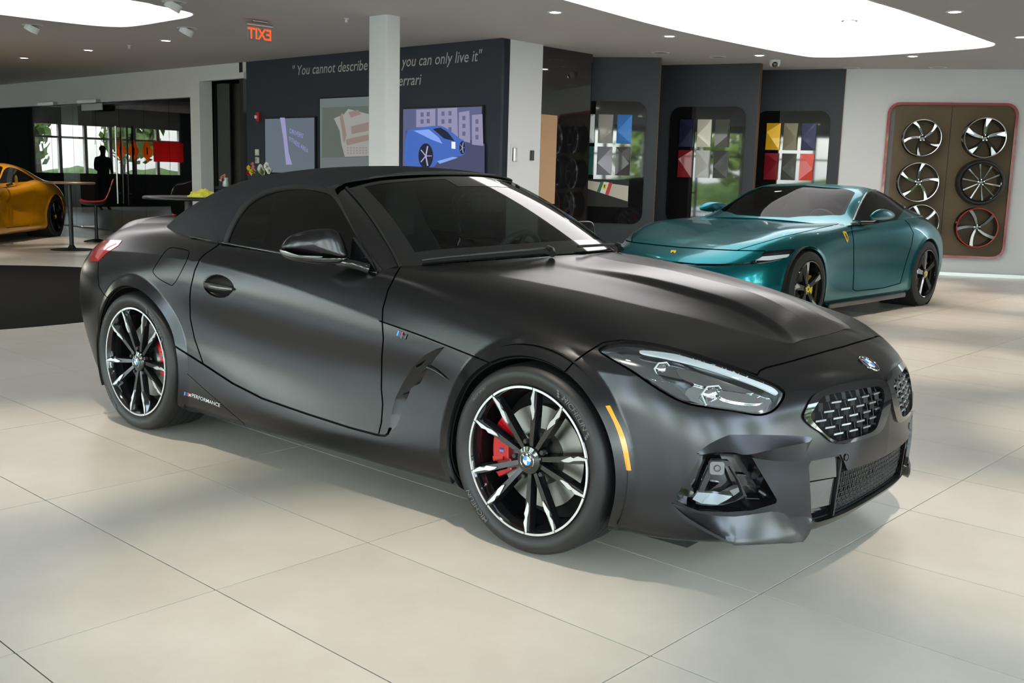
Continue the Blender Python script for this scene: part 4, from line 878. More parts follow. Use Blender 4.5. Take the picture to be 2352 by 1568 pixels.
# ---- headlights
lampV, lampT = ZP['headlight']
M_lamp_hs = mat('lamp_housing', (.52, .53, .55), .16, .9)
lamps = pair('headlight', *pocket((lampV - vnormals(lampV, lampT) * .004, lampT), (-.06, .045, -.005), .93), M_lamp_hs, RP, 40)
pair('lens', *rim(lampV, lampT, .004), M_lens, lamps, 40)
LP = (lampV, lampT)
top_strip = patch(LP, smooth_poly([(1475,798),(1550,806),(1625,825),(1700,852),(1770,881),(1790,896),(1787,902),(1777,898),(1740,881),(1666,853),(1598,832),(1530,815),(1478,805)], 3), ZF, .010)
pair('white_strip', *rim(*top_strip, .006), M_white_strip, lamps)  # white strip along the upper edge of the lens
M_lamp_in = mat('lamp_grey_trim', (.75, .77, .80), .12, .95)
M_lamp_dk = mat('lamp_dark_trim', (.30, .31, .32), .14, .9)
for poly, dep, m in ((smooth_poly([(1440,806),(1475,800),(1545,820),(1590,842),(1585,862),(1540,856),(1490,845),(1455,826)], 3), .026, M_lamp_dk),
                     (smooth_poly([(1590,880),(1640,862),(1700,880),(1770,902),(1785,915),(1770,936),(1735,942),(1680,936),(1610,922),(1575,908)], 3), .030, M_lamp_in),
                     (smooth_poly([(1400,800),(1440,812),(1520,862),(1580,908),(1575,918),(1515,888),(1450,845),(1400,815)], 3), .016, M_lamp_dk),
                     (smooth_poly([(1660,890),(1720,898),(1765,912),(1750,922),(1700,918),(1662,908)], 3), .020, M_chrome)):
    pair('reflector', *rim(*patch(LP, poly, ZF, dep), .008), m, lamps)
M_irid = mat('rainbow_sheen', (.50, .52, .55), .18, 1.0)
try:
    _b = M_irid.node_tree.nodes['Principled BSDF']; _b.inputs['Thin Film Thickness'].default_value = 620; _b.inputs['Thin Film IOR'].default_value = 1.6
except Exception: pass
pair('reflector', *rim(*patch(LP, smooth_poly([(1560,835),(1610,846),(1680,870),(1740,893),(1700,892),(1650,884),(1600,874),(1565,858)], 3), ZF, .022), .006), M_irid, lamps)  # added piece; its film colour imitates the rainbow sheen of the lamp
for c, r, dep in (((1521, 833), .026, .030), ((1640, 900), .036, .030)):
    h, n = zhit(c); h = h - n * dep; ax = np.array([.93, -.36, 0]); ax /= np.linalg.norm(ax); xx = np.cross([0, 0, 1], ax); up = np.cross(ax, xx)
    b = MB(); b.lathe([(0, .016), (r * .35, .014), (r * .62, .007), (r * .72, 0), (r * .8, -.01)], 24)
    V = np.array(b.v); V = h + V[:, :1] * xx + V[:, 1:2] * up + V[:, 2:] * ax
    pr = pair('projector', V, b.f, M_chrome, lamps, 60)
    b = MB()                                      # hexagonal light signature around the projector
    H = [(r * 1.25 * math.cos(t), r * .95 * math.sin(t), .004) for t in np.radians([10, 60, 120, 170, 235, 305])]
    b.tube([H[0], H[1], H[2], H[3], H[4], H[5]], .0032, 6)
    V = np.array(b.v); V = h + V[:, :1] * xx + V[:, 1:2] * up + V[:, 2:] * ax
    pair('light_signature', V, b.f, M_white_strip, lamps, 60)
# ---- side markers, tail lamps, handle, vent
pair('side_marker', *rim(amber_skin[0] + vnormals(*amber_skin) * .002, amber_skin[1], .006), M_amber, RP)
tl = pair('tail_lamp', *rim(tail_skin[0] + vnormals(*tail_skin) * .002, tail_skin[1], .012), M_redlens, RP)
pair('lamp_band', *rim(*biggest(*patch(tail_skin, [(220,590),(228,572),(246,560),(262,556),(268,560),(250,568),(236,580),(226,596)], ZF, -.004)), .004), mat('clear_lens', (.55, .13, .14), .15, coat=1), tl)
hs = handle_skin; c0 = hs[0].mean(0); ph, _ = ZF.px(hs[0]); e_ = np.clip(1 - ((ph - [502, 657])**2 / [34**2, 26**2]).sum(1), 0, 1)
cup = hs[0].copy(); cup[:, 1] += .045 * np.sqrt(e_)
cups = pair('handle_recess', cup, hs[1], mat('handle_black', (.004, .004, .0045), .35), doors, 60)
hb = MB(); A0, A1 = ZF.pt((470, 651), 1, -.898), ZF.pt((534, 664), 1, -.900); mid = (A0 + A1) / 2 + np.array([0, -.022, .004])
pts = [A0 * (1 - t) + A1 * t + np.array([0, -.020 * math.sin(math.pi * t), .0]) for t in np.linspace(0, 1, 12)]
hb.tube(pts, [.006, .009, .011, .012, .013, .013, .013, .013, .012, .011, .009, .006], 12)
Vh = np.array(hb.v); pair('handle', Vh, hb.f, mat('satin_handle', (.16, .16, .165), .3, .9), cups, 60)
vs = vent_skin; pv, _ = ZF.px(vs[0]); groove = [(1022,796),(1002,801),(975,816),(948,843),(925,880),(908,915),(899,950),(894,984),(895,992)]
dg_ = seg_dist(pv, groove, False); Vv = vs[0].copy(); Vv[:, 1] += np.clip(dg_ / 30, 0, 1) ** .8 * .030
vents = pair('fender_vent', Vv, vs[1], M_paint, RP, 40)
vp = smooth_poly([(955,838),(968,820),(988,807),(1018,798),(1004,816),(990,838),(975,842)], 3)
Vq, Tq = patch(vs, vp, ZF, .010); pair('vent_insert', *rim(Vq, Tq, .004), M_liner, vents)
for tri in ([(953,846),(972,836),(988,842),(966,856)], [(921,908),(942,902),(936,918)]):
    pair('vent_slat', *rim(*patch(vs, tri, ZF, -.001), .012), M_liner, vents)
fin = [zhit(p)[0] + np.array([0, -.004, 0]) for p in ((985, 843), (1004, 852), (1030, 872))]
b = MB(); b.tube(fin, [.010, .007, .001], 8); pair('vent_fin', np.array(b.v), b.f, M_paint, RP, 60)
# ---- kidney grilles
kid = pair('kidney_grille', *rim(*(lambda v, t: (v, t))(*compact(*(lambda V, T: cut(V, T, -poly_sd(ZF.px(V)[0], PL['kidney_in'])) [:2])(kid_frame[0] + vnormals(*kid_frame) * .007, kid_frame[1]))), .016), M_gloss, RP, 40)
kin = patch(kid_frame, PL['kidney_in'], ZF, .004)
pair('grille_well', *pocket(kin, (-.055, 0, 0), .97), M_liner, kid, 60)
M_bar = mat('grille_bar_satin', (.42, .43, .45), .20, .9)
bw, bh = .048, .0060
lat = MB(); nb = 0
rows = np.arange(.462, .625, .0255); pts = {}
for r_, z in enumerate(rows):
    for k in range(-1, 8):
        w = .050 + k * .082 + (r_ % 2) * .041 - (z - .53) * .10
        if w < .02 or w > .52: continue
        x = zfront(w, z) - .012; P = np.array([x, -w, z]); pp = ZF.px(P)[0]
        pts[(r_, k)] = P
        if poly_sd(pp[None], PL['kidney_in'])[0] > -5: continue
        x1, x2 = zfront(w - bw / 2, z) - .012, zfront(w + bw / 2, z) - .012
        b = MB(); b.bar((x1, -(w - bw / 2), z), (x2, -(w + bw / 2), z), .020, bh); pair('grille_bar', np.array(b.v), b.f, M_bar, kid, None); nb += 1
for (r_, k), P in pts.items():
    for q in ((r_ + 1, k), (r_ + 1, k - 1) if r_ % 2 == 0 else (r_ + 1, k + 1)):
        if q in pts:
            Q = pts[q]; s1 = 1 if Q[1] < P[1] else -1
            a = P + np.array([0, -s1 * bw / 2, 0]); c = Q + np.array([0, s1 * bw / 2, 0]); a[0] = zfront(-a[1], a[2]) - .016; c[0] = zfront(-c[1], c[2]) - .016
            if poly_sd(ZF.px((a + c) / 2)[0][None], PL['kidney_in'])[0] < -2: lat.bar(a, c, .014, .0024)
[tag(o, kind='stuff') for o in pair('grille_lattice', np.array(lat.v), lat.f, M_trim, kid, None)]
# ---- roundels
def roundel(parent, c, n, up, r, letters=True, name='roundel'):
    n = np.array(n, float); n /= np.linalg.norm(n); up = np.array(up, float); up -= n * (up @ n); up /= np.linalg.norm(up); rt = np.cross(up, n)
    f = lambda V: c + np.asarray(V)[:, :1] * rt + np.asarray(V)[:, 1:2] * up + np.asarray(V)[:, 2:] * n
    b = MB().lathe([(0, .0030 * r / .04), (r * .8, .0026 * r / .04), (r * .97, .0015), (r, -.002)], 40); o = mesh(name, f(np.array(b.v)), b.f, M_gloss, parent, 40)
    for r0, r1 in ((.93, 1.0), (.53, .58)):
        b = MB().lathe([(r * r0, .0034 * r / .04), ((r0 + r1) / 2 * r, .0042 * r / .04), (r * r1, .0022 * r / .04)], 40); mesh('chrome_ring', f(np.array(b.v)), b.f, M_chrome, o, 60)
    for q in range(4):
        A = np.linspace(q * math.pi / 2, (q + 1) * math.pi / 2, 9); V = [(0, 0, .0036 * r / .04)] + [(r * .54 * math.cos(a), r * .54 * math.sin(a), .0036 * r / .04) for a in A]
        mesh('quadrant', f(np.array(V)), [(0, i, i + 1) for i in range(1, 9)], M_blue if q in (1, 3) else M_white, o)
    if letters:
        for ch, a in (('B', 135), ('M', 90), ('W', 45)):
            V, F = text_mesh(ch, r * .36, bold=r * .006, align='CENTER'); V[:, 1] -= r * .13; t = math.radians(a - 90); V = np.stack([V[:, 0] * math.cos(t) - V[:, 1] * math.sin(t), V[:, 0] * math.sin(t) + V[:, 1] * math.cos(t), V[:, 2]], 1)
            V += [r * .755 * math.cos(math.radians(a)), r * .755 * math.sin(math.radians(a)), .0042 * r / .04]; mesh('letter', f(V), F, M_white, o)
    return o
h, n = zhit((1995, 836)); n[1] = 0; h[1] = 0; roundel(roadster, h + n / np.linalg.norm(n) * .001, n, (0, 0, 1), .041)
# ---- bumper: intake, ducts, mesh, fog lamps, blades
def fsurf(poly, inset, n=1):                       # front-view outline laid onto the bumper skin
    return [(zfront(w, z) - inset, -w, z) for w, z in poly]
b = MB()
for z0, z1, dx in ((.19, .36, .09),): b.box((.76, 0, .30), (.02, 1.0, .30))
b.build('intake_back', M_liner, roadster)
wl = MB(); IP = [p for p in INTAKE if p[0] >= 0]
Pf = fsurf([(0.0, .353)] + IP + [(0.0, .19)], .0)
Pb = [(x - .09, y * .985, z) for x, y, z in Pf]
k = len(Pf); wl.add(Pf + Pb, [(i, i + 1, k + i + 1, k + i) for i in range(k - 1)]); pair('intake_wall', np.array(wl.v), wl.f, M_gloss, RP, 40)
hexm = MB(); cw, chh = .030, .0185
for r_ in range(10):
    for k in range(-12, 13):
        w = k * cw + (r_ % 2) * cw / 2; z = .194 + r_ * chh
        if abs(w) > .315 or z > .352: continue
        def q(w_, z_): return (zfront(abs(w_), z_) - .030, -w_, z_)
        hexm.bar(q(w - cw * .30, z), q(w + cw * .30, z), .008, .0022)
        if z + chh < .36:
            hexm.bar(q(w + cw * .30, z), q(w + cw * .5 - .0, z + chh * .98), .008, .0022) if False else None
            hexm.bar(q(w - cw * .30, z), q(w - cw * .20, z + chh), .008, .0022); hexm.bar(q(w + cw * .30, z), q(w + cw * .20, z + chh), .008, .0022)
hexm.build('mesh_grille', M_trim, roadster)
M_duct = mat('duct_floor_tint', (.030, .026, .023), .10, 0, coat=.6)  # brown tint stands for the floor mirrored in gloss black
for poly, ins, m in (([(.335,.405),(.36,.414),(.475,.414),(.487,.395),(.484,.345),(.335,.338)], .016, M_duct), ([(.337,.332),(.482,.338),(.468,.255),(.452,.242),(.335,.238)], .022, M_duct), ([(.335,.230),(.45,.236),(.44,.208),(.335,.203)], .034, M_gloss), ([(.322,.40),(.34,.42),(.48,.424),(.478,.415),(.345,.412),(.331,.398),(.331,.20),(.322,.20)], .004, M_paint)):
    F_ = fsurf(poly, ins); B_ = [(x - .02, y, z) for x, y, z in F_]; k = len(poly)
    pair('air_duct', np.array(F_ + B_), [tuple(range(k))[::-1], tuple(range(k, 2 * k))] + [(i, (i + 1) % k, k + (i + 1) % k, k + i) for i in range(k)], m, RP, None)
fogs = pair('fog_bezel', *pocket(fog_skin, (-.075, .045, .01), .9), M_gloss, RP, 40)
fg_in = smooth_poly([(1598,1150),(1634,1070),(1641,1060),(1676,1062),(1684,1068),(1719,1138),(1717,1148),(1664,1166),(1610,1165)], 2)
ring_ = patch(fog_skin, fg_in, ZF, .022)
fr2 = compact(*cut(ring_[0], ring_[1], -poly_sd(ZF.px(ring_[0])[0], smooth_poly([(1610,1146),(1640,1078),(1646,1069),(1672,1070),(1678,1075),(1708,1136),(1660,1157),(1616,1157)], 2)))[:2])
pair('inner_bezel', *rim(*fr2, .03), M_trim, fogs)
pair('fog_lamp', *rim(*patch(fog_skin, [(1590,1150),(1602,1134),(1640,1136),(1686,1143),(1672,1152),(1650,1163),(1612,1160)], ZF, .014), .02), mat('fog_lens', (.45, .52, .60), .05, .8, coat=1), fogs)
h, n = zhit((1648, 1076)); b = MB(); b.prism(rrect(.046, .042, .010), 0, .03); up = np.array([0, 0, 1.0]); xx = np.cross(up, n); xx /= np.linalg.norm(xx); up = np.cross(n, xx)
V = np.array(b.v); V = h - n * .036 + V[:, :1] * xx + V[:, 1:2] * up + V[:, 2:] * n; sb = pair('parking_sensor', V, b.f, mat('sensor_grey', (.16, .16, .165), .35, .5), fogs, None)
b = MB().lathe([(.008, .0), (.011, .0), (.011, .0325), (.008, .0325)], 20); V = np.array(b.v); V = h - n * .036 + V[:, :1] * xx + V[:, 1:2] * up + V[:, 2:] * n; pair('sensor_ring', V, b.f, M_trim, sb, 40)
for k_, (za, zb) in enumerate(((1090, 1092), (1146, 1147))):
    pp = [(1694 + 20 * k_, za), (1716 + 30 * k_, zb)]; q0, q1 = [zhit(p)[0] - zhit(p)[1] * .02 for p in pp]; b = MB().bar(q0, q1, .03, .003); pair('fog_slat', np.array(b.v), b.f, M_gloss, fogs, None)
# sensors on the bumper face
for c in ((1943, 1050),):
    h, n = zhit(c); up = np.array([0, 0, 1.0]); xx = np.cross(up, n); xx /= np.linalg.norm(xx); up = np.cross(n, xx); b = MB().lathe([(0, .002), (.009, .002), (.0095, .0), (.0118, .0), (.0125, .0025), (.0125, -.004)], 24); V = np.array(b.v); V = h + V[:, :1] * xx + V[:, 1:2] * up + V[:, 2:] * n; pair('parking_sensor', V, b.f, M_paint, RP, 30)
# lower blades: a ramp that leaves the bumper and ends in a sharp lip
def onray(px, lift):
    h, n = zhit(px); return h + n * lift
edge = smooth_poly([(1543,1154),(1570,1176),(1598,1193),(1630,1210),(1659,1223),(1682,1228),(1760,1225),(1834,1220),(1850,1212),(1868,1188)], 4, False, corner=(5, 7))
root = smooth_poly([(1546,1149),(1575,1164),(1602,1174),(1635,1179),(1664,1180),(1700,1178),(1760,1168),(1800,1160),(1832,1166),(1866,1184)], 4, False)
k = len(edge); bl = []
lifts = np.clip(np.sin(np.linspace(0, math.pi, k)) * .040 + .004, 0, .036)
Er = np.array([onray(p, l) for p, l in zip(edge, lifts)]); Rr = np.array([onray(p, -.003) for p in root])
rows_ = [Rr * (1 - t) + Er * t + (0 if t in (0, 1) else 1) * np.array([0, 0, -.010]) * math.sin(math.pi * t) for t in (0, .25, .5, .75, 1.0)]
under = Er + np.array([0, 0, -.010]); back = np.array([onray((p[0], p[1] + 8), -.01) for p in edge])
G = np.stack(rows_ + [under, back]); pair('bumper_blade', G.reshape(-1, 3), grid_tris(*G.shape[:2]), M_paint, RP, 35)
# upper flick above the fog lamp
up_e = smooth_poly([(1600,1040),(1632,1018),(1668,1001),(1690,998),(1785,999),(1858,1003),(1863,1014)], 4, False)
lo_e = smooth_poly([(1606,1045),(1640,1038),(1680,1037),(1712,1042),(1770,1030),(1830,1019),(1863,1014)], 4, False)
k = len(up_e); U = np.array([onray(p, .001) for p in up_e]); Lw = np.array([onray(p, .016 * math.sin(math.pi * i / (k - 1)) ** .7) for i, p in enumerate(lo_e)])
rt = smooth_poly([(1612,1046),(1645,1042),(1684,1043),(1722,1050),(1776,1058),(1835,1060),(1846,1056)], 4, False); Bt = np.array([onray(p, .0005) for p in rt])
G = np.stack([U, (U + Lw) / 2 + [0, 0, -.001], Lw, (Lw * .6 + Bt * .4), Bt]); pair('bumper_flick', G.reshape(-1, 3), grid_tris(*G.shape[:2]), M_paint, RP, 14)
# splitter below the bumper
sp = [(1425,1216),(1476,1226),(1570,1236),(1666,1240),(1760,1238),(1830,1232)]
b = MB(); Pq = [ZF.pt(p, 2, .15) for p in sp]
b.tube([(p[0], p[1] + .02, .155) for p in Pq], .012, 8); pair('splitter', np.array(b.v), b.f, M_trim, RP, 60)
# decals and badges
def decal(VF, px0, px1, fr, Y, m, parent, lift, name):
    V, F = VF; a, b_ = fr.pt(px0, 1, Y), fr.pt(px1, 1, Y); d = b_ - a; L = V[:, 0].max(); s = np.linalg.norm(d) / L
    up = np.array([0, 0, 1.0]); P = a + (V[:, :1] / L) * d + V[:, 1:2] * s * up; out = []
    for p in P:
        h = zbvh.ray_cast(Vector((p[0], -2, p[2])), Vector((0, 1, 0)))[0]; out.append((p[0], (h.y if h is not None else Y) - lift, p[2]))
    return mesh(name, out, F, m, parent)
decal(text_mesh('PERFORMANCE', 1, shear=.25, bold=.012, width=1.25), (438, 911), (504, 936), ZF, -.9, M_grey, roadster, .0015, 'lettering')
def stripes(pA, pB, hgt, mlist, name, parent, lift):
    o = None
    n = len(mlist); a, b_ = ZF.pt(pA, 1, -.9), ZF.pt(pB, 1, -.9)
    for i, m in enumerate(mlist):
        V = []
        for t, u in ((i / n, 0), ((i + .85) / n, 0), ((i + .85) / n, 1), (i / n, 1)):
            p = a + (b_ - a) * t + np.array([.35 * hgt * u, 0, hgt * u]); h = zbvh.ray_cast(Vector((p[0], -2, p[2])), Vector((0, 1, 0)))[0]; V.append((p[0], h.y - lift, p[2]))
        o2 = mesh(name if o is None else 'stripe', V, [(0, 1, 2, 3)], m, parent if o is None else o); o = o or o2
    return o
stripes((424, 907), (431, 910), .018, [M_lblue, M_navy, M_red], 'stripe_badge', roadster, .0015)
decal(text_mesh('M', 1, shear=.3, bold=.03, width=1.2), (431, 910), (438, 912), ZF, -.9, M_grey, roadster, .0015, 'lettering')
sbd = stripes((905, 771), (918, 776), .020, [M_lblue, M_navy, M_red], 'fender_badge', roadster, .003)
V, F = text_mesh('M', 1, shear=.3, bold=.05, width=1.4); decal((V, F), (918, 776), (934, 780), ZF, -.89, M_gloss, sbd, .004, 'letter')
# ---- wheels of the roadster: built once around the axle (local y outwards is negative), then copied
def polar(r, deg, y=0.0): t = math.radians(deg); return np.array([r * math.cos(t), y, r * math.sin(t)])
def arc_plate(b, r0, r1, a0, a1, y0, y1, n=14):
    A = np.linspace(a0, a1, n + 1); V = []; F = []
    for a in A: V += [polar(r0, a, y0), polar(r1, a, y0), polar(r0, a, y1), polar(r1, a, y1)]
    for i in range(n):
        k = 4 * i; F += [(k, k + 1, k + 5, k + 4), (k + 2, k + 6, k + 7, k + 3), (k, k + 4, k + 6, k + 2), (k + 1, k + 3, k + 7, k + 5)]
    F += [(0, 2, 3, 1), (4 * n, 4 * n + 1, 4 * n + 3, 4 * n + 2)]; b.add(V, F)
def ring_text(s, r, mid_deg, size, y, m, parent, name='lettering', flip=False, width=1.15, bold=.004):
    V, F = text_mesh(s, size, shear=.15, bold=bold * size * 3, align='CENTER', width=width)
    rr = r + V[:, 1]; a = math.radians(mid_deg) - V[:, 0] / r
    return mesh(name, np.stack([rr * np.cos(a), np.full(len(a), y), rr * np.sin(a)], 1), F, m, parent)
M_tytext = mat('tyre_lettering', (.10, .10, .105), .5)
def roadster_wheel(R, width, pair_deg, parent, loc, mirror, caliper_deg):
    # lip plane at y = 0; rim outer radius .263
    W = bpy.data.objects.new('wheel', None); link(W, parent); W.location = loc
    s = R / .335
    prof = [(.262, .004), (.272, -.004), (.285, -.012), (.305, -.015), (.322, -.006), (.331, .012), (.335, .035), (.335, width - .035), (.331, width - .012), (.318, width + .004), (.285, width + .010), (.262, width)]
    tyre = MB().lathe([(r * s, y) for r, y in prof], 96, axis=1).build('tyre', M_rubber, W, 40)
    g = MB()
    for y in (.060, .105, .150, .195):
        if y < width - .03: g.lathe([(.3353 * s, y - .0045), (.3356 * s, y), (.3353 * s, y + .0045)], 72, axis=1)
    for k in range(40):
        a = 9 * k; g.add([polar(.3342 * s, a - .35, .026), polar(.3342 * s, a + .35, .026), polar(.3356 * s, a + 1.6, .058), polar(.3356 * s, a + .9, .058)], [(0, 1, 2, 3)])
        g.add([polar(.317 * s, a - .3, -.0087), polar(.317 * s, a + .3, -.0087), polar(.3345 * s, a + .5, .0265), polar(.3345 * s, a - .2, .0265)], [(0, 1, 2, 3)])
    mesh('tread_groove', g.v, g.f, M_tread, tyre)
    ring_text('MICHELIN', .288 * s, 45, .026, -.0165, M_tytext, tyre); ring_text('MICHELIN', .288 * s, 225, .026, -.0165, M_tytext, tyre)
    ring_text('PILOT SPORT', .290 * s, 135, .012, -.0168, M_tytext, tyre); 
    b = MB()
    for c0 in (62, 28):
        for k in range(3): arc_plate(b, (.284 + .008 * k) * s, (.290 + .008 * k) * s, c0 - 2 + k, c0 + k, -.0168, -.0162, 2)
    b.build('tyre_mark', M_tytext, tyre)
    rim_ = MB().lathe([(.264 * s, .010), (.264 * s, -.001), (.2625 * s, -.0025), (.254 * s, -.0025), (.251 * s, .002), (.246 * s, .016), (.238 * s, .05), (.236 * s, width)], 96, axis=1).build('rim', M_gloss, W, 35)
    MB().lathe([(.030, .075), (.235 * s, .16)], 48, axis=1).build('inner_barrel', M_liner, rim_, 60)
    for k in range(10):
        a = pair_deg + 72 * (k // 2) + (14.2 if k % 2 else -14.2); b = MB(); sec = []
        for r, y, hw, dp in ((.040, .020, .012, .03), (.075, .016, .0135, .028), (.13, .012, .0155, .026), (.18, .008, .018, .024), (.225, .005, .018, .022), (.2545 * s, .003, .016, .02)):
            c = polar(r, a); t = polar(1, a + 90); sec += [c + t * hw * .62 + [0, y, 0], c - t * hw * .62 + [0, y, 0], c - t * hw * 1.1 + [0, y + dp, 0], c + t * hw * 1.1 + [0, y + dp, 0]]
        F = [(4 * i + j, 4 * i + (j + 1) % 4, 4 * i + 4 + (j + 1) % 4, 4 * i + 4 + j) for i in range(5) for j in range(4)] + [(0, 3, 2, 1), (20, 21, 22, 23)]
        b.add(sec, F).build('spoke', M_gloss, rim_, 20)
    ro, ri = .2618 * s, .2540 * s
    for k in range(5):
        c = pair_deg + 72 * k; b = MB(); arc_plate(b, ri, ro, c - 14.9, c + 14.9, -.0045, .002)
        for sg in (-1, 1):                        # machined zigzag on the two spokes of a pair
            a = c + sg * 14.2; u = polar(1, a); t = polar(1, a + 90) * sg
            outl = [(.0030, ri + .002), (.0115, .222 * s), (.0055, .203 * s), (.0105, .190 * s), (-.002, .146 * s), (-.0072, .158 * s), (-.0085, .180 * s), (-.0035, .2025 * s), (-.0030, .2375 * s), (-.0040, ri + .002)]
            yy = lambda r: np.interp(r, [.13, .18, .225, .2545], [.0105, .0065, .0035, .0015]) - .0035
            V = [u * r + t * q + np.array([0, yy(r), 0]) for q, r in outl]; V += [v + np.array([0, .004, 0]) for v in V]; n = len(outl)
            b.add(V, [(0, 1, 8, 9), (1, 2, 7, 8), (2, 3, 6, 7), (3, 4, 5, 6)] + [(i, (i + 1) % n, n + (i + 1) % n, n + i) for i in range(n)])
        b.build('machined_face', M_alu, rim_)
        b = MB(); arc_plate(b, ri, ro, c + 15.7, c + 56.3, -.0042, .002); b.build('machined_arc', M_alu, rim_)
    hub = MB().lathe([(0, .006), (.030, .006), (.036, .008), (.048, .012), (.052, .02), (.052, .06)], 40, axis=1).build('hub', M_gloss, rim_, 30)
    roundel(rim_, np.array([0, .0055, 0]), (0, -1, 0), (0, 0, 1), .030, True, 'centre_cap') if not mirror else roundel(rim_, np.array([0, .0055, 0]), (0, -1, 0), (0, 0, 1), .030, False, 'centre_cap')
    for k in range(5): q = MB().lathe([(.0, .012), (.0085, .012), (.0085, .03)], 6, axis=1, c=polar(.066, pair_deg + 72 * k + 36, 0)); mesh('wheel_bolt', q.v, q.f, M_trim, rim_)
    valve = MB().tube([polar(.236 * s, 144 + pair_deg, .012), polar(.222 * s, 144 + pair_deg, .004)], .004, 8).build('valve', M_chrome, rim_, 60)
    disc = MB().lathe([(.06, .070), (.09, .066), (.10, .085), (.182, .085), (.182, .11), (.10, .11)], 64, axis=1).build('brake_disc', M_disc, W, 30)
    cb = MB(); arc_plate(cb, .128, .203, caliper_deg - 34, caliper_deg + 34, .058, .135, 16); cal = cb.build('brake_caliper', M_calip, W, None, bevel=.006)
    for q in (-20, 20): cb = MB(); arc_plate(cb, .150, .197, caliper_deg + q - 9, caliper_deg + q + 9, .050, .060, 6); cb.build('caliper_bridge', M_calip, cal)
    for i_, m_ in enumerate((M_lblue, M_navy, M_calip)):
        cb = MB(); arc_plate(cb, .150, .168, caliper_deg + 3 - 3 * i_, caliper_deg + 5.4 - 3 * i_, .0570, .0580, 3); cb.build('stripe', m_, cal)
    if mirror:
        W.scale = (1, -1, 1)
    return W
for mirror in (False, True):
    sy = 1 if mirror else -1
    roadster_wheel(.335, .235, 70, roadster, (0, sy * .913, .335), mirror, 178)
    roadster_wheel(.345, .262, 56, roadster, (-2.47, sy * .918, .345), mirror, 12)
# ---- greenhouse: canvas top, side windows, windscreen
CAB = {  # X: rows (W, Z) from the belt to the centre
 -.75: [(.795,.895),(.745,1.03),(.635,1.17),(.48,1.215),(.25,1.235),(0,1.24)],
 -1.10: [(.805,.915),(.748,1.065),(.635,1.208),(.48,1.264),(.25,1.292),(0,1.299)],
 -1.40: [(.806,.932),(.748,1.078),(.635,1.223),(.48,1.292),(.25,1.322),(0,1.330)],
 -1.75: [(.805,.948),(.748,1.08),(.640,1.217),(.49,1.287),(.25,1.318),(0,1.326)],
 -2.05: [(.795,.962),(.740,1.078),(.638,1.192),(.49,1.258),(.25,1.287),(0,1.294)],
 -2.30: [(.762,.980),(.705,1.068),(.618,1.148),(.48,1.205),(.25,1.233),(0,1.24)],
 -2.50: [(.70,.994),(.655,1.045),(.57,1.092),(.45,1.127),(.25,1.15),(0,1.157)],
 -2.70: [(.58,.995),(.53,1.010),(.46,1.025),(.36,1.04),(.2,1.05),(0,1.055)]}
G = np.array([[(x, w, z) for w, z in r] for x, r in CAB.items()]).transpose(1, 0, 2)
DC = tensor(G, 22, [30, 30, 36, 32, 28, 24, 24])
CV = DC.reshape(-1, 3); CV[:, 1] *= -1; CT = orient(CV, grid_tris(*DC.shape[:2]), np.array([-1.7, 0, .9]))
wsb_w = [0, .2, .5, .70, .76]; wsb = interp(wsb_w, [-.43, -.465, -.605, -.77, -.83]), interp(wsb_w, [.985, .980, .962, .935, .92])
wst_w = [0, .2, .40, .50, .57]; wst = interp(wst_w, [-1.115, -1.135, -1.185, -1.235, -1.305]), interp(wst_w, [1.290, 1.286, 1.270, 1.254, 1.226])
def ws_point(u, v):                              # u -1..1 across, v 0..1 up the screen
    a = abs(u); wb, wt = a * .735, a * .575
    B = np.array([float(wsb[0](wb)), -u * .735, float(wsb[1](wb))]); T_ = np.array([float(wst[0](wt)), -u * .575, float(wst[1](wt))])
    P = B * (1 - v) + T_ * v; P[2] += .030 * 4 * v * (1 - v) * .6; P[0] += .012 * 4 * v * (1 - v); return P
nu_, nv_ = 49, 25
WS = np.array([[ws_point(-1 + 2 * i / (nu_ - 1), j / (nv_ - 1)) for i in range(nu_)] for j in range(nv_)])
def wpart(i0, i1, j0, j1, name, m, parent, lift=0.0):
    g = WS[j0:j1 + 1, i0:i1 + 1].copy(); V = g.reshape(-1, 3); T = orient(V, grid_tris(*g.shape[:2]), np.array([-1.6, 0, .6])); V = V + vnormals(V, T) * lift
    return mesh(name, V, T, m, parent, 180)
screen = wpart(0, nu_ - 1, 0, nv_ - 1, 'windscreen', M_screen, roadster)
M_frit = mat('black_frit', (.010, .010, .011), .12, 0, coat=.6)
for a in ((0, 2, 0, 24), (46, 48, 0, 24), (2, 46, 0, 3), (2, 46, 23, 24), (17, 31, 20, 23)): wpart(*a, 'frit_band', M_frit, screen, .0012)
# cabin skin behind the screen
CS = Skin(ZF, CV, CT)
w_ = np.abs(CV[:, 1]); zb_ = wsb[1](np.clip(w_, 0, .76)); xb_ = wsb[0](np.clip(w_, 0, .76)); wt_ = np.clip(w_, 0, .57); zt_ = wst[1](wt_); xt_ = wst[0](wt_)
v_ = np.clip((CV[:, 2] - zb_) / np.maximum(zt_ - zb_, .05), 0, 1.0); xs_ = xb_ * (1 - v_) + xt_ * v_
CS.remove(xs_ - .02 - CV[:, 0])
PL['side_window'] = smooth_poly([(521,557),(531,530),(545,503),(565,475),(590,455),(622,441),(660,433),(700,432),(737,438),(762,450),(782,478),(815,535),(846,592),(858,617),(800,607),(700,588),(600,570)], 4, corner=(0, 13))
PL['win_seal'] = smooth_poly([(513,556),(522,530),(537,500),(558,470),(586,448),(620,434),(660,426),(702,425),(742,431),(768,444),(790,474),(823,533),(852,590),(864,622),(800,614),(700,596),(600,577)], 4, corner=(0, 13))
seal = biggest(*CS.hole(PL['win_seal'], lambda V: V[:, 1] < -.5))
PL['canvas_edge'] = [(776,446),(800,420),(830,404)]
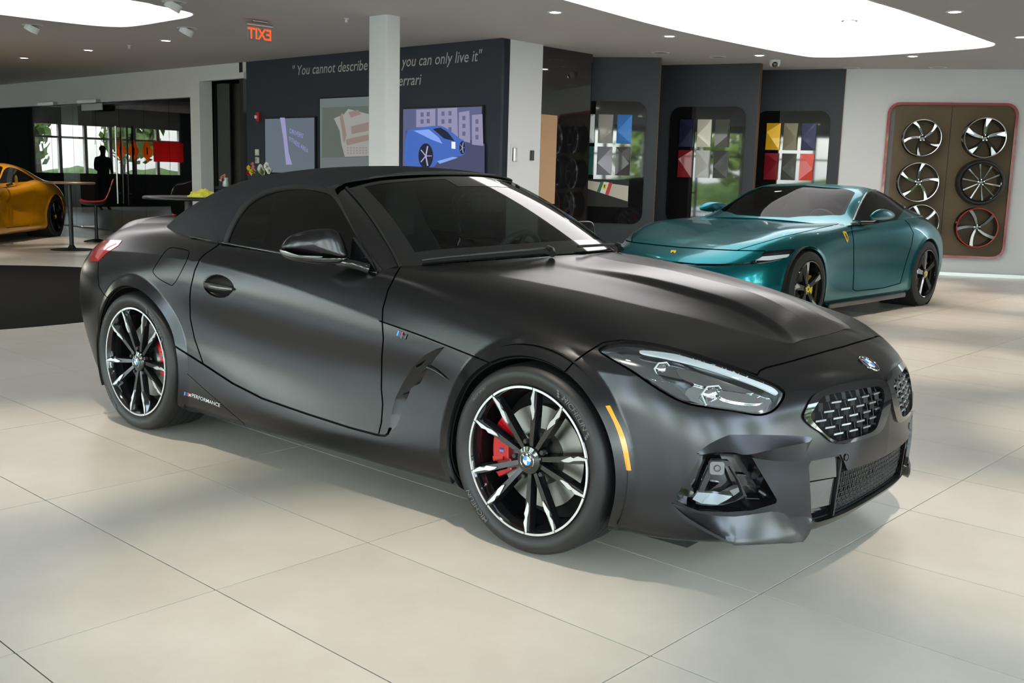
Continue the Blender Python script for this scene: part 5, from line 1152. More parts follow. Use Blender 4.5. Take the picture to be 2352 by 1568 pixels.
# pillar / canvas split
V = CS.V; P, _ = ZF.px(V)
canvas_cut = poly_sd(P, [(770,452),(748,430),(800,418),(860,404),(940,394),(1040,392),(1200,410),(1400,500),(1100,800),(860,640)])
CS.V, t_front, t_back = cut(CS.V, CS.T, np.where((V[:, 0] > -1.62), canvas_cut, 1.0))
canvas = compact(CS.V, t_back); frontrail = compact(CS.V, t_front)
CS2 = Skin(ZF, *canvas); 
both('canvas_top', canvas, M_fabric, roadster, 40, rimd=.010, weld_mid=True)
both('screen_header', frontrail, M_trim, roadster, 40, rimd=.006, weld_mid=True)
swv = biggest(*patch(seal, PL['side_window'], ZF, .006)); wins = pair('side_window', *rim(*swv, .004), M_sideglass, RP, 60)
sring = compact(*cut(seal[0], seal[1], -poly_sd(ZF.px(seal[0])[0], PL['side_window']))[:2]); pair('window_seal', *rim(sring[0] + vnormals(*sring) * .002, sring[1], .012), M_trim, wins, 60)
# belt strip
for lineg, r, m, nm in (([(438,543),(480,551),(522,559),(600,573),(700,591),(800,611),(868,626)], .0055, M_gloss, 'belt_strip'),):
    pts = [ZF.pt(p, 1, -.806 if p[0] > 500 else -.79) for p in smooth_poly(lineg, 4, False)]
    b = MB().tube(pts, r, 8); pair(nm, np.array(b.v), b.f, m, RP, 60)
# rear quarter seam of the canvas over the deck, and a stitched bow line
# A-pillars
e = np.array([ws_point(1, v) for v in np.linspace(0, 1, 16)]); o_ = np.array([ZF.pt(p, 1, w) for p, w in zip(smooth_poly([(868,626),(838,570),(808,512),(788,475),(772,447)], 4, False), np.linspace(-.80, -.632, 17))])[:16]
o_[:, 0] -= .0; m_ = (e + o_) / 2; nrm = np.array([.25, -.75, .35]); m_ = m_ + nrm * .016
Gp = np.stack([e - [0, -.002, .012], e + nrm * .006, m_ + (e - m_) * .3, m_, o_ + nrm * .006, o_ - nrm * .02])
pair('a_pillar', Gp.reshape(-1, 3), orient(Gp.reshape(-1, 3), grid_tris(*Gp.shape[:2]), np.array([-1.4, 0, .9])), M_gloss, RP, 40)
b = MB().tube([p + nrm * .006 + [.004, 0, .004] for p in e], .006, 8); pair('pillar_seal', np.array(b.v), b.f, M_trim, RP, 60)
tri = [ZF.pt(p, 1, -.80) for p in ((866, 622), (812, 545), (806, 600))]; 
b = MB(); T3 = np.array(tri); b.add(np.concatenate([T3 + [0, -.006, 0], T3 + [0, .012, 0]]), [(0, 1, 2), (5, 4, 3), (0, 3, 4, 1), (1, 4, 5, 2), (2, 5, 3, 0)]); pair('mirror_sail', np.array(b.v), b.f, M_gloss, RP, None)
# ---- door mirrors: traced outline inflated on the housing's own axis
def inflate(outline3d, n_axis, bulge, back, steps=7, c=None):
    P = np.array(outline3d); c = P.mean(0) if c is None else c; V = []; F = []; n = len(P)
    for k in range(steps + 1):
        t = k / steps; V += list(c + (P - c) * math.cos(t * math.pi / 2) + n_axis * bulge * math.sin(t * math.pi / 2))
    for k in range(steps):
        F += [(k * n + i, k * n + (i + 1) % n, (k + 1) * n + (i + 1) % n, (k + 1) * n + i) for i in range(n)]
    o = len(V); V += list(c + (P - c) * .96 - n_axis * back * .7) + list(c + (P - c) * .80 - n_axis * back)
    F += [((i + 1) % n, i, o + i, o + (i + 1) % n) for i in range(n)] + [(o + (i + 1) % n, o + i, o + n + i, o + n + (i + 1) % n) for i in range(n)] + [tuple(range(o + n, o + 2 * n))[::-1]]
    return np.array(V), F
mp0, mp1 = np.array([-.985, -.845, 0]), np.array([-1.205, -1.012, 0]); md = mp1 - mp0; mn = np.array([-md[1], md[0], 0.0]); mn /= np.linalg.norm(mn); mn = -mn if mn @ np.array([1, -.4, 0]) < 0 else mn
def onm(px):
    d = ZF.ray(px); t = (mp0 - ZF.C) @ mn / (d @ mn); return ZF.C + t * d
shell_px = smooth_poly([(646,570),(654,553),(668,541),(690,533),(720,527),(752,525),(772,530),(784,548),(792,572),(796,590),(780,592),(740,589),(700,583),(665,577)], 3)
base_px = smooth_poly([(646,571),(665,578),(700,584),(740,590),(780,593),(797,592),(793,601),(770,606),(735,606),(700,602),(668,596),(650,588),(645,580)], 3)
V, F = inflate([onm(p) for p in shell_px], mn, .045, .07); shells = pair('door_mirror', V, F, M_paint, RP, 50)
V, F = inflate([onm(p) for p in base_px], mn, .042, .07); pair('mirror_base', V, F, M_gloss, shells, 50)
tsg = smooth_poly([(648,571),(668,579),(700,584),(740,586),(744,590),(736,593),(700,592),(668,588),(650,580)], 3); V, F = inflate([onm(p) + mn * .030 for p in tsg], mn, .020, .01, 4); pair('turn_signal', V, F, mat('signal_clear', (.22, .23, .24), .15, .5, coat=.5), shells, 50)
arm = [onm((770, 602)) + [0, .02, 0], ZF.pt((815, 606), 1, -.855), ZF.pt((848, 617), 1, -.815)]; b = MB().tube(arm, [.018, .016, .020], 10); V = np.array(b.v); pair('mirror_arm', V, b.f, M_gloss, shells, 60)
# ---- spoiler lip on the boot lid
sw_ = np.linspace(-.66, .66, 41); prof = [(-.10, .006), (-.02, .020), (.035, .034), (.045, .030), (.02, .004)]
g = np.array([[(-3.27 + .30 * (w / .66) ** 2 - dx * .9, w, 0.985 - .055 * (w / .66) ** 2 + dz * (1 - .5 * (abs(w) / .66) ** 4)) for w in sw_] for dx, dz in prof]); mesh('spoiler_lip', g.reshape(-1, 3), orient(g.reshape(-1, 3), grid_tris(*g.shape[:2]), np.array([-3.1, 0, .8])), M_paint, roadster, 40)
# ---- wipers
for (u0, v0, u1, v1) in ((.92, .015, .30, .035), (.05, .03, -.55, .03)):
    pts = [ws_point(u0 + (u1 - u0) * t, v0 + (v1 - v0) * t) + [.01, 0, .016] for t in np.linspace(0, 1, 14)]
    wp = MB().tube(pts, .0065, 6).build('wiper', M_trim, roadster, 60)
    p_ = ws_point(u1, .0); MB().tube([p_ + [.03, 0, .008], p_ + [.012, .02, .022], pts[-1] + [0, .01, .006]], [.016, .014, .008], 8).build('wiper_arm', M_trim, wp, 60)
# ---- interior
dash = tensor(np.array([[(x, y, z + dz - .05 * (y / .7) ** 2) for y in (-.70, -.4, 0, .4, .70)] for x, z, dz in ((-.55, .90, 0), (-.80, .915, 0), (-.98, .885, 0), (-1.05, .80, 0), (-1.02, .60, 0))]), 6, 8)
mesh('dashboard', dash.reshape(-1, 3), orient(dash.reshape(-1, 3), grid_tris(*dash.shape[:2]), np.array([-.6, 0, .5])), M_int, roadster, 60)
sw = MB(); c = np.array([-1.13, .36, .86]); ax = np.array([-.90, 0, .43]); ax /= np.linalg.norm(ax); xx = np.array([0, 1.0, 0]); up = np.cross(ax, xx)
sw.tube([c + .185 * (math.cos(t) * xx + math.sin(t) * up) for t in np.linspace(0, 2 * math.pi, 33)], .016, 8, cap=False); swo = sw.build('steering_wheel', M_int, roadster, 60)
b = MB().tube([c - ax * .02, c - ax * .01, c + ax * .01], [.05, .06, .05], 16)
for t in (0, 180, 270): b.bar(c, c + .18 * (math.cos(math.radians(t)) * xx + math.sin(math.radians(t)) * up), .03, .012)
b.build('wheel_boss', M_int, swo, 40)
for y in (-.36, .36):
    st = bpy.data.objects.new('seat', None); link(st, roadster)
    sec = [(-1.75, .50, .24, .07), (-1.82, .72, .25, .075), (-1.88, .92, .23, .07), (-1.91, 1.02, .17, .06), (-1.925, 1.12, .135, .05), (-1.935, 1.19, .11, .035)]
    g = np.array([[(x + th * math.cos(a), y + w * math.copysign(abs(math.sin(a)) ** .6, math.sin(a)), z + .02 * math.cos(a)) for a in np.linspace(0, 2 * math.pi, 17)] for x, z, w, th in sec]); D = tensor(g, 5, 2); mesh('backrest', D.reshape(-1, 3), grid_tris(*D.shape[:2]), M_int, st, 60)
    MB().box((-1.45, y, .48), (.52, .48, .14)).build('cushion', M_int, st, bevel=.05, seg=4)
rv = MB(); rv.prism(rrect(.24, .065, .028), -.015, .015, lambda a, b, c: (-.98 + c - .02, a, 1.165 + b)); rvo = rv.build('rear_view_mirror', M_gloss, roadster, 40)
V = [(-1.017, a, 1.165 + b) for a, b in rrect(.225, .052, .022)]; mesh('mirror_glass', V, [tuple(range(len(V)))], M_chrome, rvo)
MB().box((-1.62, 0, 1.04), (.01, .30, .10)).build('wind_deflector', M_trim, roadster)
# ================================================================== the teal coupe
RF = Frame((7.72, 1.32), math.radians(178.7))
def ring_skin(nose, side, tail, hood_cols, res=.016, rows=8, breaks=(), sgn=1, deck=None):
    cols = [np.array(c, float) for c in nose] + [np.array([(x, w, z) for w, z in side[x]]) for x in side] + [np.array(c, float) for c in tail]
    RG = np.stack(cols, 1); Lc = np.linalg.norm(np.diff(RG, axis=1), axis=2).max(0); nv = [max(4, int(round(l / res))) for l in Lc]
    D = tensor(RG, rows, nv, breaks); cs = np.r_[0, np.cumsum(nv)]; out_v = [D.reshape(-1, 3)]; out_t = [grid_tris(*D.shape[:2])]; off = D.shape[0] * D.shape[1]
    ne = len(nose) - 1
    for (ca, cb, cen, bump) in hood_cols:            # top patches: from the last row to the centre line
        top = D[-1, cs[ca]:cs[cb] + 1]; X = np.array(cen); ts = np.linspace(0, 1, len(top)); ck = np.array([(cs[c] - cs[ca]) / (cs[cb] - cs[ca]) for c in range(ca, cb + 1)]); C_ = nspline(ck, X, ts); n = 16; g = []
        for k in range(n + 1):
            t = k / n; q = top * (1 - t) + C_ * t; q[:, 2] = top[:, 2] + (C_[:, 2] - top[:, 2]) * math.sin(t * math.pi / 2) - bump * math.sin(math.pi * t); g.append(q)
        g = np.array(g); out_v.append(g.reshape(-1, 3)); out_t.append(grid_tris(*g.shape[:2], off)); off += g.shape[0] * g.shape[1]
    V = np.concatenate(out_v); V[:, 1] *= sgn; return V, np.concatenate(out_t), RG
C_NOSE = [
 [(.86,0,.13),(.93,0,.16),(.96,0,.25),(.965,0,.36),(.955,0,.47),(.91,0,.555),(.83,0,.615),(.74,0,.655),(.64,0,.695)],
 [(.84,.22,.13),(.91,.23,.16),(.94,.23,.25),(.945,.23,.36),(.935,.23,.47),(.895,.23,.555),(.82,.22,.62),(.735,.20,.66),(.635,.17,.70)],
 [(.80,.42,.13),(.86,.45,.16),(.885,.45,.25),(.89,.45,.36),(.88,.45,.47),(.84,.445,.56),(.775,.43,.63),(.70,.39,.675),(.62,.34,.712)],
 [(.70,.60,.13),(.76,.64,.16),(.785,.65,.25),(.79,.65,.36),(.78,.65,.47),(.745,.64,.57),(.69,.61,.65),(.635,.56,.70),(.585,.48,.735)],
 [(.55,.74,.13),(.61,.79,.16),(.63,.805,.25),(.635,.81,.36),(.63,.805,.47),(.60,.79,.58),(.555,.745,.675),(.52,.67,.74),(.50,.56,.765)]]
C_SIDE = {.34: [(.80,.13),(.875,.16),(.90,.25),(.915,.36),(.915,.47),(.90,.59),(.855,.705),(.755,.79),(.60,.805)],
 .10: [(.82,.13),(.90,.16),(.93,.25),(.945,.36),(.948,.50),(.935,.63),(.89,.755),(.78,.852),(.60,.858)],
 -.15: [(.82,.13),(.90,.16),(.935,.25),(.952,.36),(.955,.52),(.945,.66),(.90,.785),(.79,.880),(.60,.884)],
 -.55: [(.82,.13),(.90,.16),(.93,.25),(.93,.36),(.922,.52),(.93,.67),(.905,.80),(.80,.895),(.62,.905)],
 -1.05: [(.82,.13),(.90,.16),(.935,.24),(.918,.36),(.902,.52),(.918,.68),(.905,.81),(.835,.905),(.70,.935)],
 -1.65: [(.82,.13),(.905,.165),(.945,.24),(.925,.36),(.912,.52),(.932,.69),(.915,.83),(.84,.925),(.70,.96)],
 -2.15: [(.82,.13),(.91,.17),(.945,.25),(.948,.38),(.952,.54),(.962,.70),(.932,.85),(.845,.95),(.68,1.0)],
 -2.67: [(.82,.15),(.905,.18),(.945,.26),(.972,.40),(.978,.55),(.968,.71),(.925,.86),(.825,.965),(.64,1.01)],
 -3.10: [(.80,.17),(.87,.20),(.905,.28),(.928,.40),(.934,.55),(.92,.69),(.868,.83),(.76,.925),(.58,.975)]}
C_TAIL = [[(-3.35,.68,.18),(-3.40,.76,.21),(-3.44,.785,.29),(-3.46,.80,.40),(-3.47,.80,.55),(-3.46,.785,.67),(-3.42,.74,.79),(-3.38,.64,.88),(-3.35,.48,.93)],
 [(-3.50,.42,.19),(-3.56,.46,.22),(-3.61,.48,.30),(-3.64,.49,.41),(-3.66,.49,.55),(-3.65,.48,.67),(-3.62,.46,.79),(-3.58,.40,.88),(-3.52,.30,.93)],
 [(-3.54,0,.19),(-3.60,0,.22),(-3.65,0,.30),(-3.69,0,.41),(-3.71,0,.55),(-3.70,0,.67),(-3.67,0,.79),(-3.64,0,.88),(-3.58,0,.93)]]
CV_, CT_, _ = ring_skin(C_NOSE, C_SIDE, C_TAIL, [(0, 4, [(.64,0,.695),(.63,0,.698),(.60,0,.708),(.55,0,.725),(.48,0,.748)], 0), (4, 10, [(.48,0,.748),(.32,0,.79),(.08,0,.835),(-.18,0,.872),(-.58,0,.915),(-.9,0,.935),(-1.5,0,.95)], .006), (10, 16, [(-1.5,0,.95),(-2.15,0,1.0),(-2.67,0,1.02),(-3.1,0,.99),(-3.4,0,.95),(-3.55,0,.935),(-3.58,0,.93)], 0)], rows=10)
flare(CV_, 0, .345, .372, .010, .04); flare(CV_, -2.67, .355, .385, .010, .04)
CV_, CT_ = weld(CV_, CT_); CT_ = orient(CV_, CT_, np.stack([np.clip(CV_[CT_].mean(1)[:, 0], -2.9, .2), 0 * CT_[:, 0], 0 * CT_[:, 0] + .5], 1))
KS = Skin(RF, CV_, CT_)
for xw, zw, ro in ((0, .345, .372), (-2.67, .355, .385)): KS.remove(np.where(np.abs(KS.V[:, 1]) > .55, np.hypot(KS.V[:, 0] - xw, KS.V[:, 2] - zw) - ro, 1.0))
M_teal = mat('teal_metallic', (.0, .14, .168), .26, .85, coat=.4, coat_rough=.03)
coupe = thing('coupe', 'glossy teal two-door sports coupe parked behind the roadster by the wheel display', 'car', tuple(RF.O), RF.yaw)
KP_ = [coupe, coupe]
kside = lambda V: (V[:, 1] > .5); kfront = lambda V: V[:, 0] > -.1
klamp = KS.hole(smooth_poly([(1757,577),(1790,574),(1826,573),(1806,592),(1775,601),(1735,606),(1725,601),(1745,592)], 3), kfront)
kstrip = KS.hole([(1725,601),(1735,606),(1700,609),(1650,612),(1600,611),(1540,605),(1480,596),(1480,591),(1540,599),(1600,605),(1660,606),(1700,604)], kfront)
kamb = KS.hole([(1838,596),(1844,596),(1834,634),(1828,634)], kside)
KS.gap([(1420,549),(1440,553),(1500,561),(1562,568),(1630,572),(1691,575),(1757,576)], .005, where=kfront)
KS.gap([(1691,575),(1740,560),(1800,543),(1870,527),(1935,512)], .003, where=lambda V: V[:, 1] > .2)
KS.gap([(1949,505),(1954,513),(1959,540),(1961,562),(1961,620),(1959,664),(1966,668),(2030,661),(2068,650),(2076,620),(2094,560),(2098,535),(2088,515),(2078,505)], .004, where=kside)
KPt = KS.parts({'body': (1860, 545), 'hood': (1700, 530), 'door': (2020, 590), 'nose': (1640, 585)})
for nm, mid in (('body', 1), ('hood', 1), ('nose', 1), ('door', 0), ('rest', 1)):
    if KPt.get(nm) is not None: both({'body': 'body_shell', 'hood': 'hood', 'nose': 'nose_panel', 'door': 'door', 'rest': 'deck'}[nm], KPt[nm], M_teal, coupe, 30, weld_mid=bool(mid))
V, T = compact(CV_, CT_); V = V - vnormals(V, T) * .03; V, ti, to = cut(V, T, np.minimum(np.hypot(V[:, 0], V[:, 2] - .345) - .38, np.hypot(V[:, 0] + 2.67, V[:, 2] - .355) - .395)); V, T = mirrored(*compact(V, to)); mesh('body_liner', V, T, M_liner, coupe, 60)
kl = pair('headlight', *pocket(klamp, (-.03, -.02, 0), .97), M_gloss, KP_, 40); pair('lens', *klamp, M_lens, kl, 40)
pair('light_bar', *rim(*patch(klamp, [(1735,597),(1752,588),(1815,583),(1812,590),(1770,597)], RF, .006), .004), M_white_strip, kl); pair('reflector', *rim(*patch(klamp, [(1738,604),(1770,599),(1800,593),(1795,596),(1765,604)], RF, .008), .004), M_lamp_in, kl)
pair('front_grille', *pocket(kstrip, (-.02, 0, 0), 1.0), M_gloss, KP_, 40)
pair('side_marker', *rim(kamb[0] + vnormals(*kamb) * .003, kamb[1], .006), mat('yellow_marker', (.95, .50, .0), .3, emit=(1, .5, 0), es=.15), KP_)
for px_ in ((1552, 609), (1622, 612)):
    pass
MB().box((-1.35, 0, .14), (3.9, 1.5, .05)).build('floor_pan', M_liner, coupe)
MB().box((-1.33, .905, .15), (1.75, .10, .05)).build('sill_blade', M_gloss, coupe, bevel=.01); MB().box((-1.33, -.905, .15), (1.75, .10, .05)).build('sill_blade', M_gloss, coupe, bevel=.01)
# greenhouse
C_CAB = {-.70: [(.80,.875),(.70,.905),(.55,.918),(.35,.928),(0,.935)], -1.00: [(.845,.905),(.755,.950),(.60,1.005),(.36,1.048),(0,1.062)], -1.30: [(.848,.918),(.755,1.02),(.63,1.118),(.38,1.165),(0,1.182)], -1.62: [(.848,.928),(.745,1.08),(.605,1.222),(.37,1.262),(0,1.278)], -2.0: [(.848,.945),(.735,1.09),(.59,1.235),(.35,1.285),(0,1.300)], -2.4: [(.845,.968),(.72,1.08),(.575,1.19),(.34,1.24),(0,1.255)], -2.8: [(.80,.975),(.67,1.035),(.52,1.105),(.30,1.15),(0,1.165)], -3.2: [(.66,.95),(.55,.98),(.42,1.015),(.25,1.04),(0,1.05)], -3.48: [(.45,.925),(.38,.93),(.3,.94),(.18,.95),(0,.955)]}
G = np.array([[(x, w, z) for w, z in r] for x, r in C_CAB.items()]).transpose(1, 0, 2); DK = tensor(G, 14, 16); V = DK.reshape(-1, 3); T = orient(V, grid_tris(*DK.shape[:2]), np.array([-1.9, 0, .8]))
GS = Skin(RF, V, T)
# windscreen set out in the top view, side glass traced
WSO = [(-.2, -.72), (.30, -.76), (.55, -.90), (.70, -1.06), (.715, -1.12), (.60, -1.56), (.40, -1.60), (-.2, -1.62)]
GS.fine_m = None
s_ = poly_sd(np.stack([GS.V[:, 1], GS.V[:, 0]], 1), WSO); GS.V, GS.T = refine(GS.V, GS.T, np.abs(s_)[GS.T].min(1) < .02); s_ = poly_sd(np.stack([GS.V[:, 1], GS.V[:, 0]], 1), WSO); ti = GS.remove(s_); kws = compact(GS.V, ti)
ksw = GS.hole(smooth_poly([(1960,506),(1972,478),(1984,455),(1996,441),(2018,441),(2045,452),(2066,468),(2078,479),(2066,496),(2052,508),(2000,510)], 4, corner=(0, 7)), lambda V: V[:, 1] > .3)
both('roof', compact(GS.V, GS.T), M_teal, coupe, 30, weld_mid=True)
V, T = mirrored(*kws); wso = mesh('windscreen', V, T, glass('coupe_screen', (.60, .68, .66), 0, .38), coupe, 60)
b = MB(); edge_ = [(-w, x) for w, x in WSO[1:-1]][::-1] + [(w, x) for w, x in WSO[1:-1]]
kw2 = pair('side_window', *rim(*ksw, .004), M_sideglass, KP_, 60)
pr = [(1960,507),(1972,478),(1984,454),(1996,439),(2018,438),(2045,449),(2068,466),(2080,478)]
kb = BVHTree.FromPolygons([tuple(v) for v in DK.reshape(-1, 3)], [tuple(int(i) for i in t) for t in grid_tris(*DK.shape[:2])])
def khit(px, bvh=kb):
    h = bvh.ray_cast(Vector(RF.C), Vector(RF.ray(px)).normalized()); return np.array(h[0]) if h[0] is not None else None
pts = [q for q in (khit(p) for p in smooth_poly(pr, 4, False)) if q is not None]; b = MB().tube(pts, .010, 8); pair('window_seal', np.array(b.v), b.f, M_gloss, kw2, 60)
pts = [RF.pt(p, 1, .85) for p in ((1955,513),(2000,515),(2054,512))]; b = MB().tube(pts, .010, 8); pair('belt_strip', np.array(b.v), b.f, M_gloss, KP_, 60)
# dashboard, seats, wheel
d_ = tensor(np.array([[(x, y, z - .04 * (y / .7) ** 2) for y in (-.7, -.35, 0, .35, .7)] for x, z in ((-.85, .89), (-1.1, .905), (-1.28, .87), (-1.32, .70))]), 6, 8); mesh('dashboard', d_.reshape(-1, 3), grid_tris(*d_.shape[:2]), mat('tan_leather', (.22, .18, .14), .6), coupe, 60)
for y in (-.36, .36):
    st = link(bpy.data.objects.new('seat', None), coupe); sec = [(-2.02, .52, .25, .07), (-2.10, .78, .26, .07), (-2.16, .98, .20, .06), (-2.19, 1.12, .13, .05), (-2.20, 1.18, .10, .03)]
    g = np.array([[(x + th * math.cos(a), y + w * math.copysign(abs(math.sin(a)) ** .6, math.sin(a)), z) for a in np.linspace(0, 2 * math.pi, 17)] for x, z, w, th in sec]); D = tensor(g, 5, 2); mesh('backrest', D.reshape(-1, 3), grid_tris(*D.shape[:2]), mat('grey_leather', (.16, .15, .145), .55) if 'grey_leather' not in MATS else MATS['grey_leather'], st, 60); MB().box((-1.75, y, .46), (.5, .48, .14)).build('cushion', MATS['grey_leather'], st, bevel=.05, seg=4)
b = MB(); c = np.array([-1.38, .36, .86]); b.tube([c + .18 * np.array([.35 * math.sin(t), math.cos(t), .93 * math.sin(t)]) for t in np.linspace(0, 2 * math.pi, 31)], .015, 8, cap=False); sw2 = b.build('steering_wheel', M_int, coupe, 60); MB().tube([c + [-.02, 0, 0], c + [.04, 0, 0]], .07, 16).build('wheel_boss', M_int, sw2, 40)
# door mirrors
kmo = [RF.pt(p, 1, .985) for p in smooth_poly([(1999,497),(2006,487),(2020,480),(2038,481),(2052,488),(2055,496),(2046,503),(2024,506),(2004,505)], 3)]; V, F = inflate(kmo, np.array([.75, .62, .1]), .06, .06); km = pair('door_mirror', V, F, M_teal, KP_, 50)
b = MB().tube([RF.pt((2020, 506), 1, .97), RF.pt((2005, 511), 1, .90), RF.pt((1975, 512), 1, .85)], [.022, .018, .02], 8); pair('mirror_arm', np.array(b.v), b.f, M_gloss, km, 60)
# badges: shield on the fender, small badge on the nose
def shield(parent, px, Yv, h, name):
    c = RF.pt(px, 1, Yv); w = h * .62; o = [(-w / 2, h * .42), (0, h * .5), (w / 2, h * .42), (w / 2, -h * .05), (w * .32, -h * .32), (0, -h * .5), (-w * .32, -h * .32), (-w / 2, -h * .05)]
    bvh = BVHTree.FromPolygons([tuple(v) for v in CV_], [tuple(int(i) for i in t) for t in CT_])
    def lay(pts, lift):
        out = []
        for x, z in pts:
            hh = bvh.ray_cast(Vector((c[0] - x, 2, c[2] + z)), Vector((0, -1, 0)))[0]; out.append((c[0] - x, (hh.y if hh is not None else Yv) + lift, c[2] + z))
        return out
    s1 = mesh(name, lay(o, .004), [tuple(range(8))], mat('shield_yellow', (.88, .55, .01), .3, coat=1), parent)
    e_ = [(-.16, .26), (-.02, .32), (.12, .22), (.06, .10), (.16, -.02), (.06, -.08), (.14, -.22), (0, -.14), (-.10, -.26), (-.06, -.02), (-.18, .04), (-.08, .12)]
    mesh('emblem', lay([(x * h * .8, z * h) for x, z in e_], .006), [tuple(range(len(e_)))], M_gloss, s1)
shield(coupe, (1942, 544), .90, .115, 'fender_shield')
h = RF.pt((1544.5, 582), 1, 0.0); o = mesh('nose_badge', [(h[0] + .012, .028, h[2] - .028), (h[0] + .012, -.028, h[2] - .028), (h[0] - .018, -.028, h[2] + .03), (h[0] - .018, .028, h[2] + .03)], [(0, 3, 2, 1)], MATS['shield_yellow'], coupe)
mesh('emblem', [(h[0] + .006, .006, h[2] - .012), (h[0] + .004, -.010, h[2] - .008), (h[0] - .008, -.006, h[2] + .018), (h[0] - .006, .008, h[2] + .014)], [(0, 3, 2, 1)], M_gloss, o)
# wheels
M_calY = mat('yellow_caliper', (.85, .60, .0), .35)
for xw, zw, R_, ang in ((0, .345, .262, 20), (-2.67, .355, .265, 40)):
    for sy in (1, -1):
        w = alloy('wheel', None, R_, (5, .030, .042, 0, M_gloss, M_alu if xw == 0 else None, M_gloss), (xw, sy * .965, zw), math.pi if sy > 0 else 0.0, parent=coupe, tyre=zw, depth=.23)
        w.rotation_euler = (0, 0, math.pi if sy > 0 else 0)
        cc = MB().lathe([(0, .0), (.028, .001), (.030, .006)], 24, axis=1); mesh('centre_cap', np.array(cc.v), cc.f, MATS['shield_yellow'], w, 40); cc = MB().lathe([(0, -.001), (.012, -.0008)], 12, axis=1); mesh('cap_emblem', np.array(cc.v), cc.f, M_gloss, w)
        cb = MB(); arc_plate(cb, .12, .20, -35, 35, .06, .13, 10); cb.build('brake_caliper', M_calY, w, None, bevel=.006); MB().lathe([(.06, .075), (.18, .085), (.18, .11)], 48, axis=1).build('brake_disc', M_disc, w, 40)
        well = MB(); well.lathe([(.39, .02), (.39, .42), (.02, .42)], 32, axis=1); o = well.build('wheel_well', M_liner, w, 60)
# ---- bar tables, stools, flowers, cloth
M_walnut = mat('walnut_top', (.16, .085, .045), .4, noise=(14, .6, (.12, .06, .03)))
M_blackmetal = mat('black_metal', (.010, .010, .011), .4, .3)
M_redseat = mat('red_leather', (.50, .012, .03), .4, coat=.3)
def bar_table(loc, label, top, R=.37, h=1.02):
    t = thing('bar_table', label, 'table', (*loc, .0065 if loc[1] < 9 else 0), 0, 'round bar tables')
    MB().lathe([(0, h), (R - .01, h), (R, h - .008), (R, h - .022), (R - .012, h - .03), (0, h - .03)], 56).build('table_top', top, t, 30)
    MB().lathe([(.032, h - .03), (.032, .06)], 20).build('pole', M_blackmetal, t, 40); MB().lathe([(.032, .075), (.06, .03), (.20, .012), (.30, .008), (.305, 0)], 48).build('base', M_blackmetal, t, 40)
    return t
bar_table((6.008, 11.55), 'round walnut bar table on a black pole beside the yellow sports car', M_walnut)
bar_table((4.02, 4.75), 'round black bar table carrying a yellow cloth behind the roadster', M_blackmetal, .40, 1.02)
def bar_stool(loc, rz, label, back=True):
    t = thing('bar_stool', label, 'stool', (*loc, 0), rz, 'red bar stools')
    prof = [(-.24, .665), (-.18, .640), (-.05, .632), (.08, .640), (.15, .672), (.19, .74), (.22, .85), (.26, .97), (.29, 1.05)] if back else [(-.24, .665), (-.15, .64), (0, .632), (.12, .645), (.19, .69), (.22, .735)]
    for nm, m, o in (('seat_shell', M_blackmetal, -.022), ('seat_pad', M_redseat, 0.0)):
        g = np.array([[(x + (0 if o == 0 else .012), y * (1 if z < .8 else .92), z + o + .05 * (abs(y) / .21) ** 3 * (1 if z < .8 else .2)) for y in (-.21, -.14, 0, .14, .21)] for x, z in prof]); D = tensor(g, 4, 4); V, T = D.reshape(-1, 3), grid_tris(*D.shape[:2]); V, T = rim(V, T, -.016 if o == 0 else .016); mesh(nm, V, T, m, t, 60)
    MB().lathe([(.025, .61), (.025, .30), (.030, .03)], 16).build('pole', M_blackmetal, t, 40); MB().lathe([(.03, .05), (.20, .012), (.21, 0)], 40).build('base', M_blackmetal, t, 40)
    MB().tube([(-.02, 0, .26), (-.20, 0, .26), (-.22, -.08, .26)], .012, 8).build('footrest', M_chrome_r, t, 60)
bar_stool((7.10, 13.0), math.radians(-28), 'red shell bar stool with a black pole left of the roadster tail')
bar_stool((5.75, 7.55), math.radians(-20), 'red bar stool seat showing above the roadster tail', back=False)
# folded yellow cloth on the black table
rng = np.random.default_rng(5); cl = thing('folded_cloth', 'crumpled bright yellow cleaning cloth on the black bar table', 'cloth', (4.10, 4.62, 1.0275), .4)
g = []
for i in range(13):
    r = []
    for j in range(17):
        x = (j / 16 - .5) * .26; y = (i / 12 - .5) * .18; e = (1 - (2 * abs(j / 16 - .5)) ** 4) * (1 - (2 * abs(i / 12 - .5)) ** 4); r.append((x + .008 * math.sin(9 * y * 20), y + .008 * math.sin(x * 60), max(0, e * (.055 + .018 * math.sin(x * 38 + 1) * math.cos(y * 30) + .010 * rng.uniform(-1, 1)))))
    g.append(r)
g = np.array(g); mesh('cloth_fold', g.reshape(-1, 3), grid_tris(13, 17), mat('yellow_microfibre', (.80, .74, .08), .9), cl, 60); MB().box((0, 0, .006), (.25, .17, .012)).build('lower_fold', MATS['yellow_microfibre'], cl, bevel=.005)
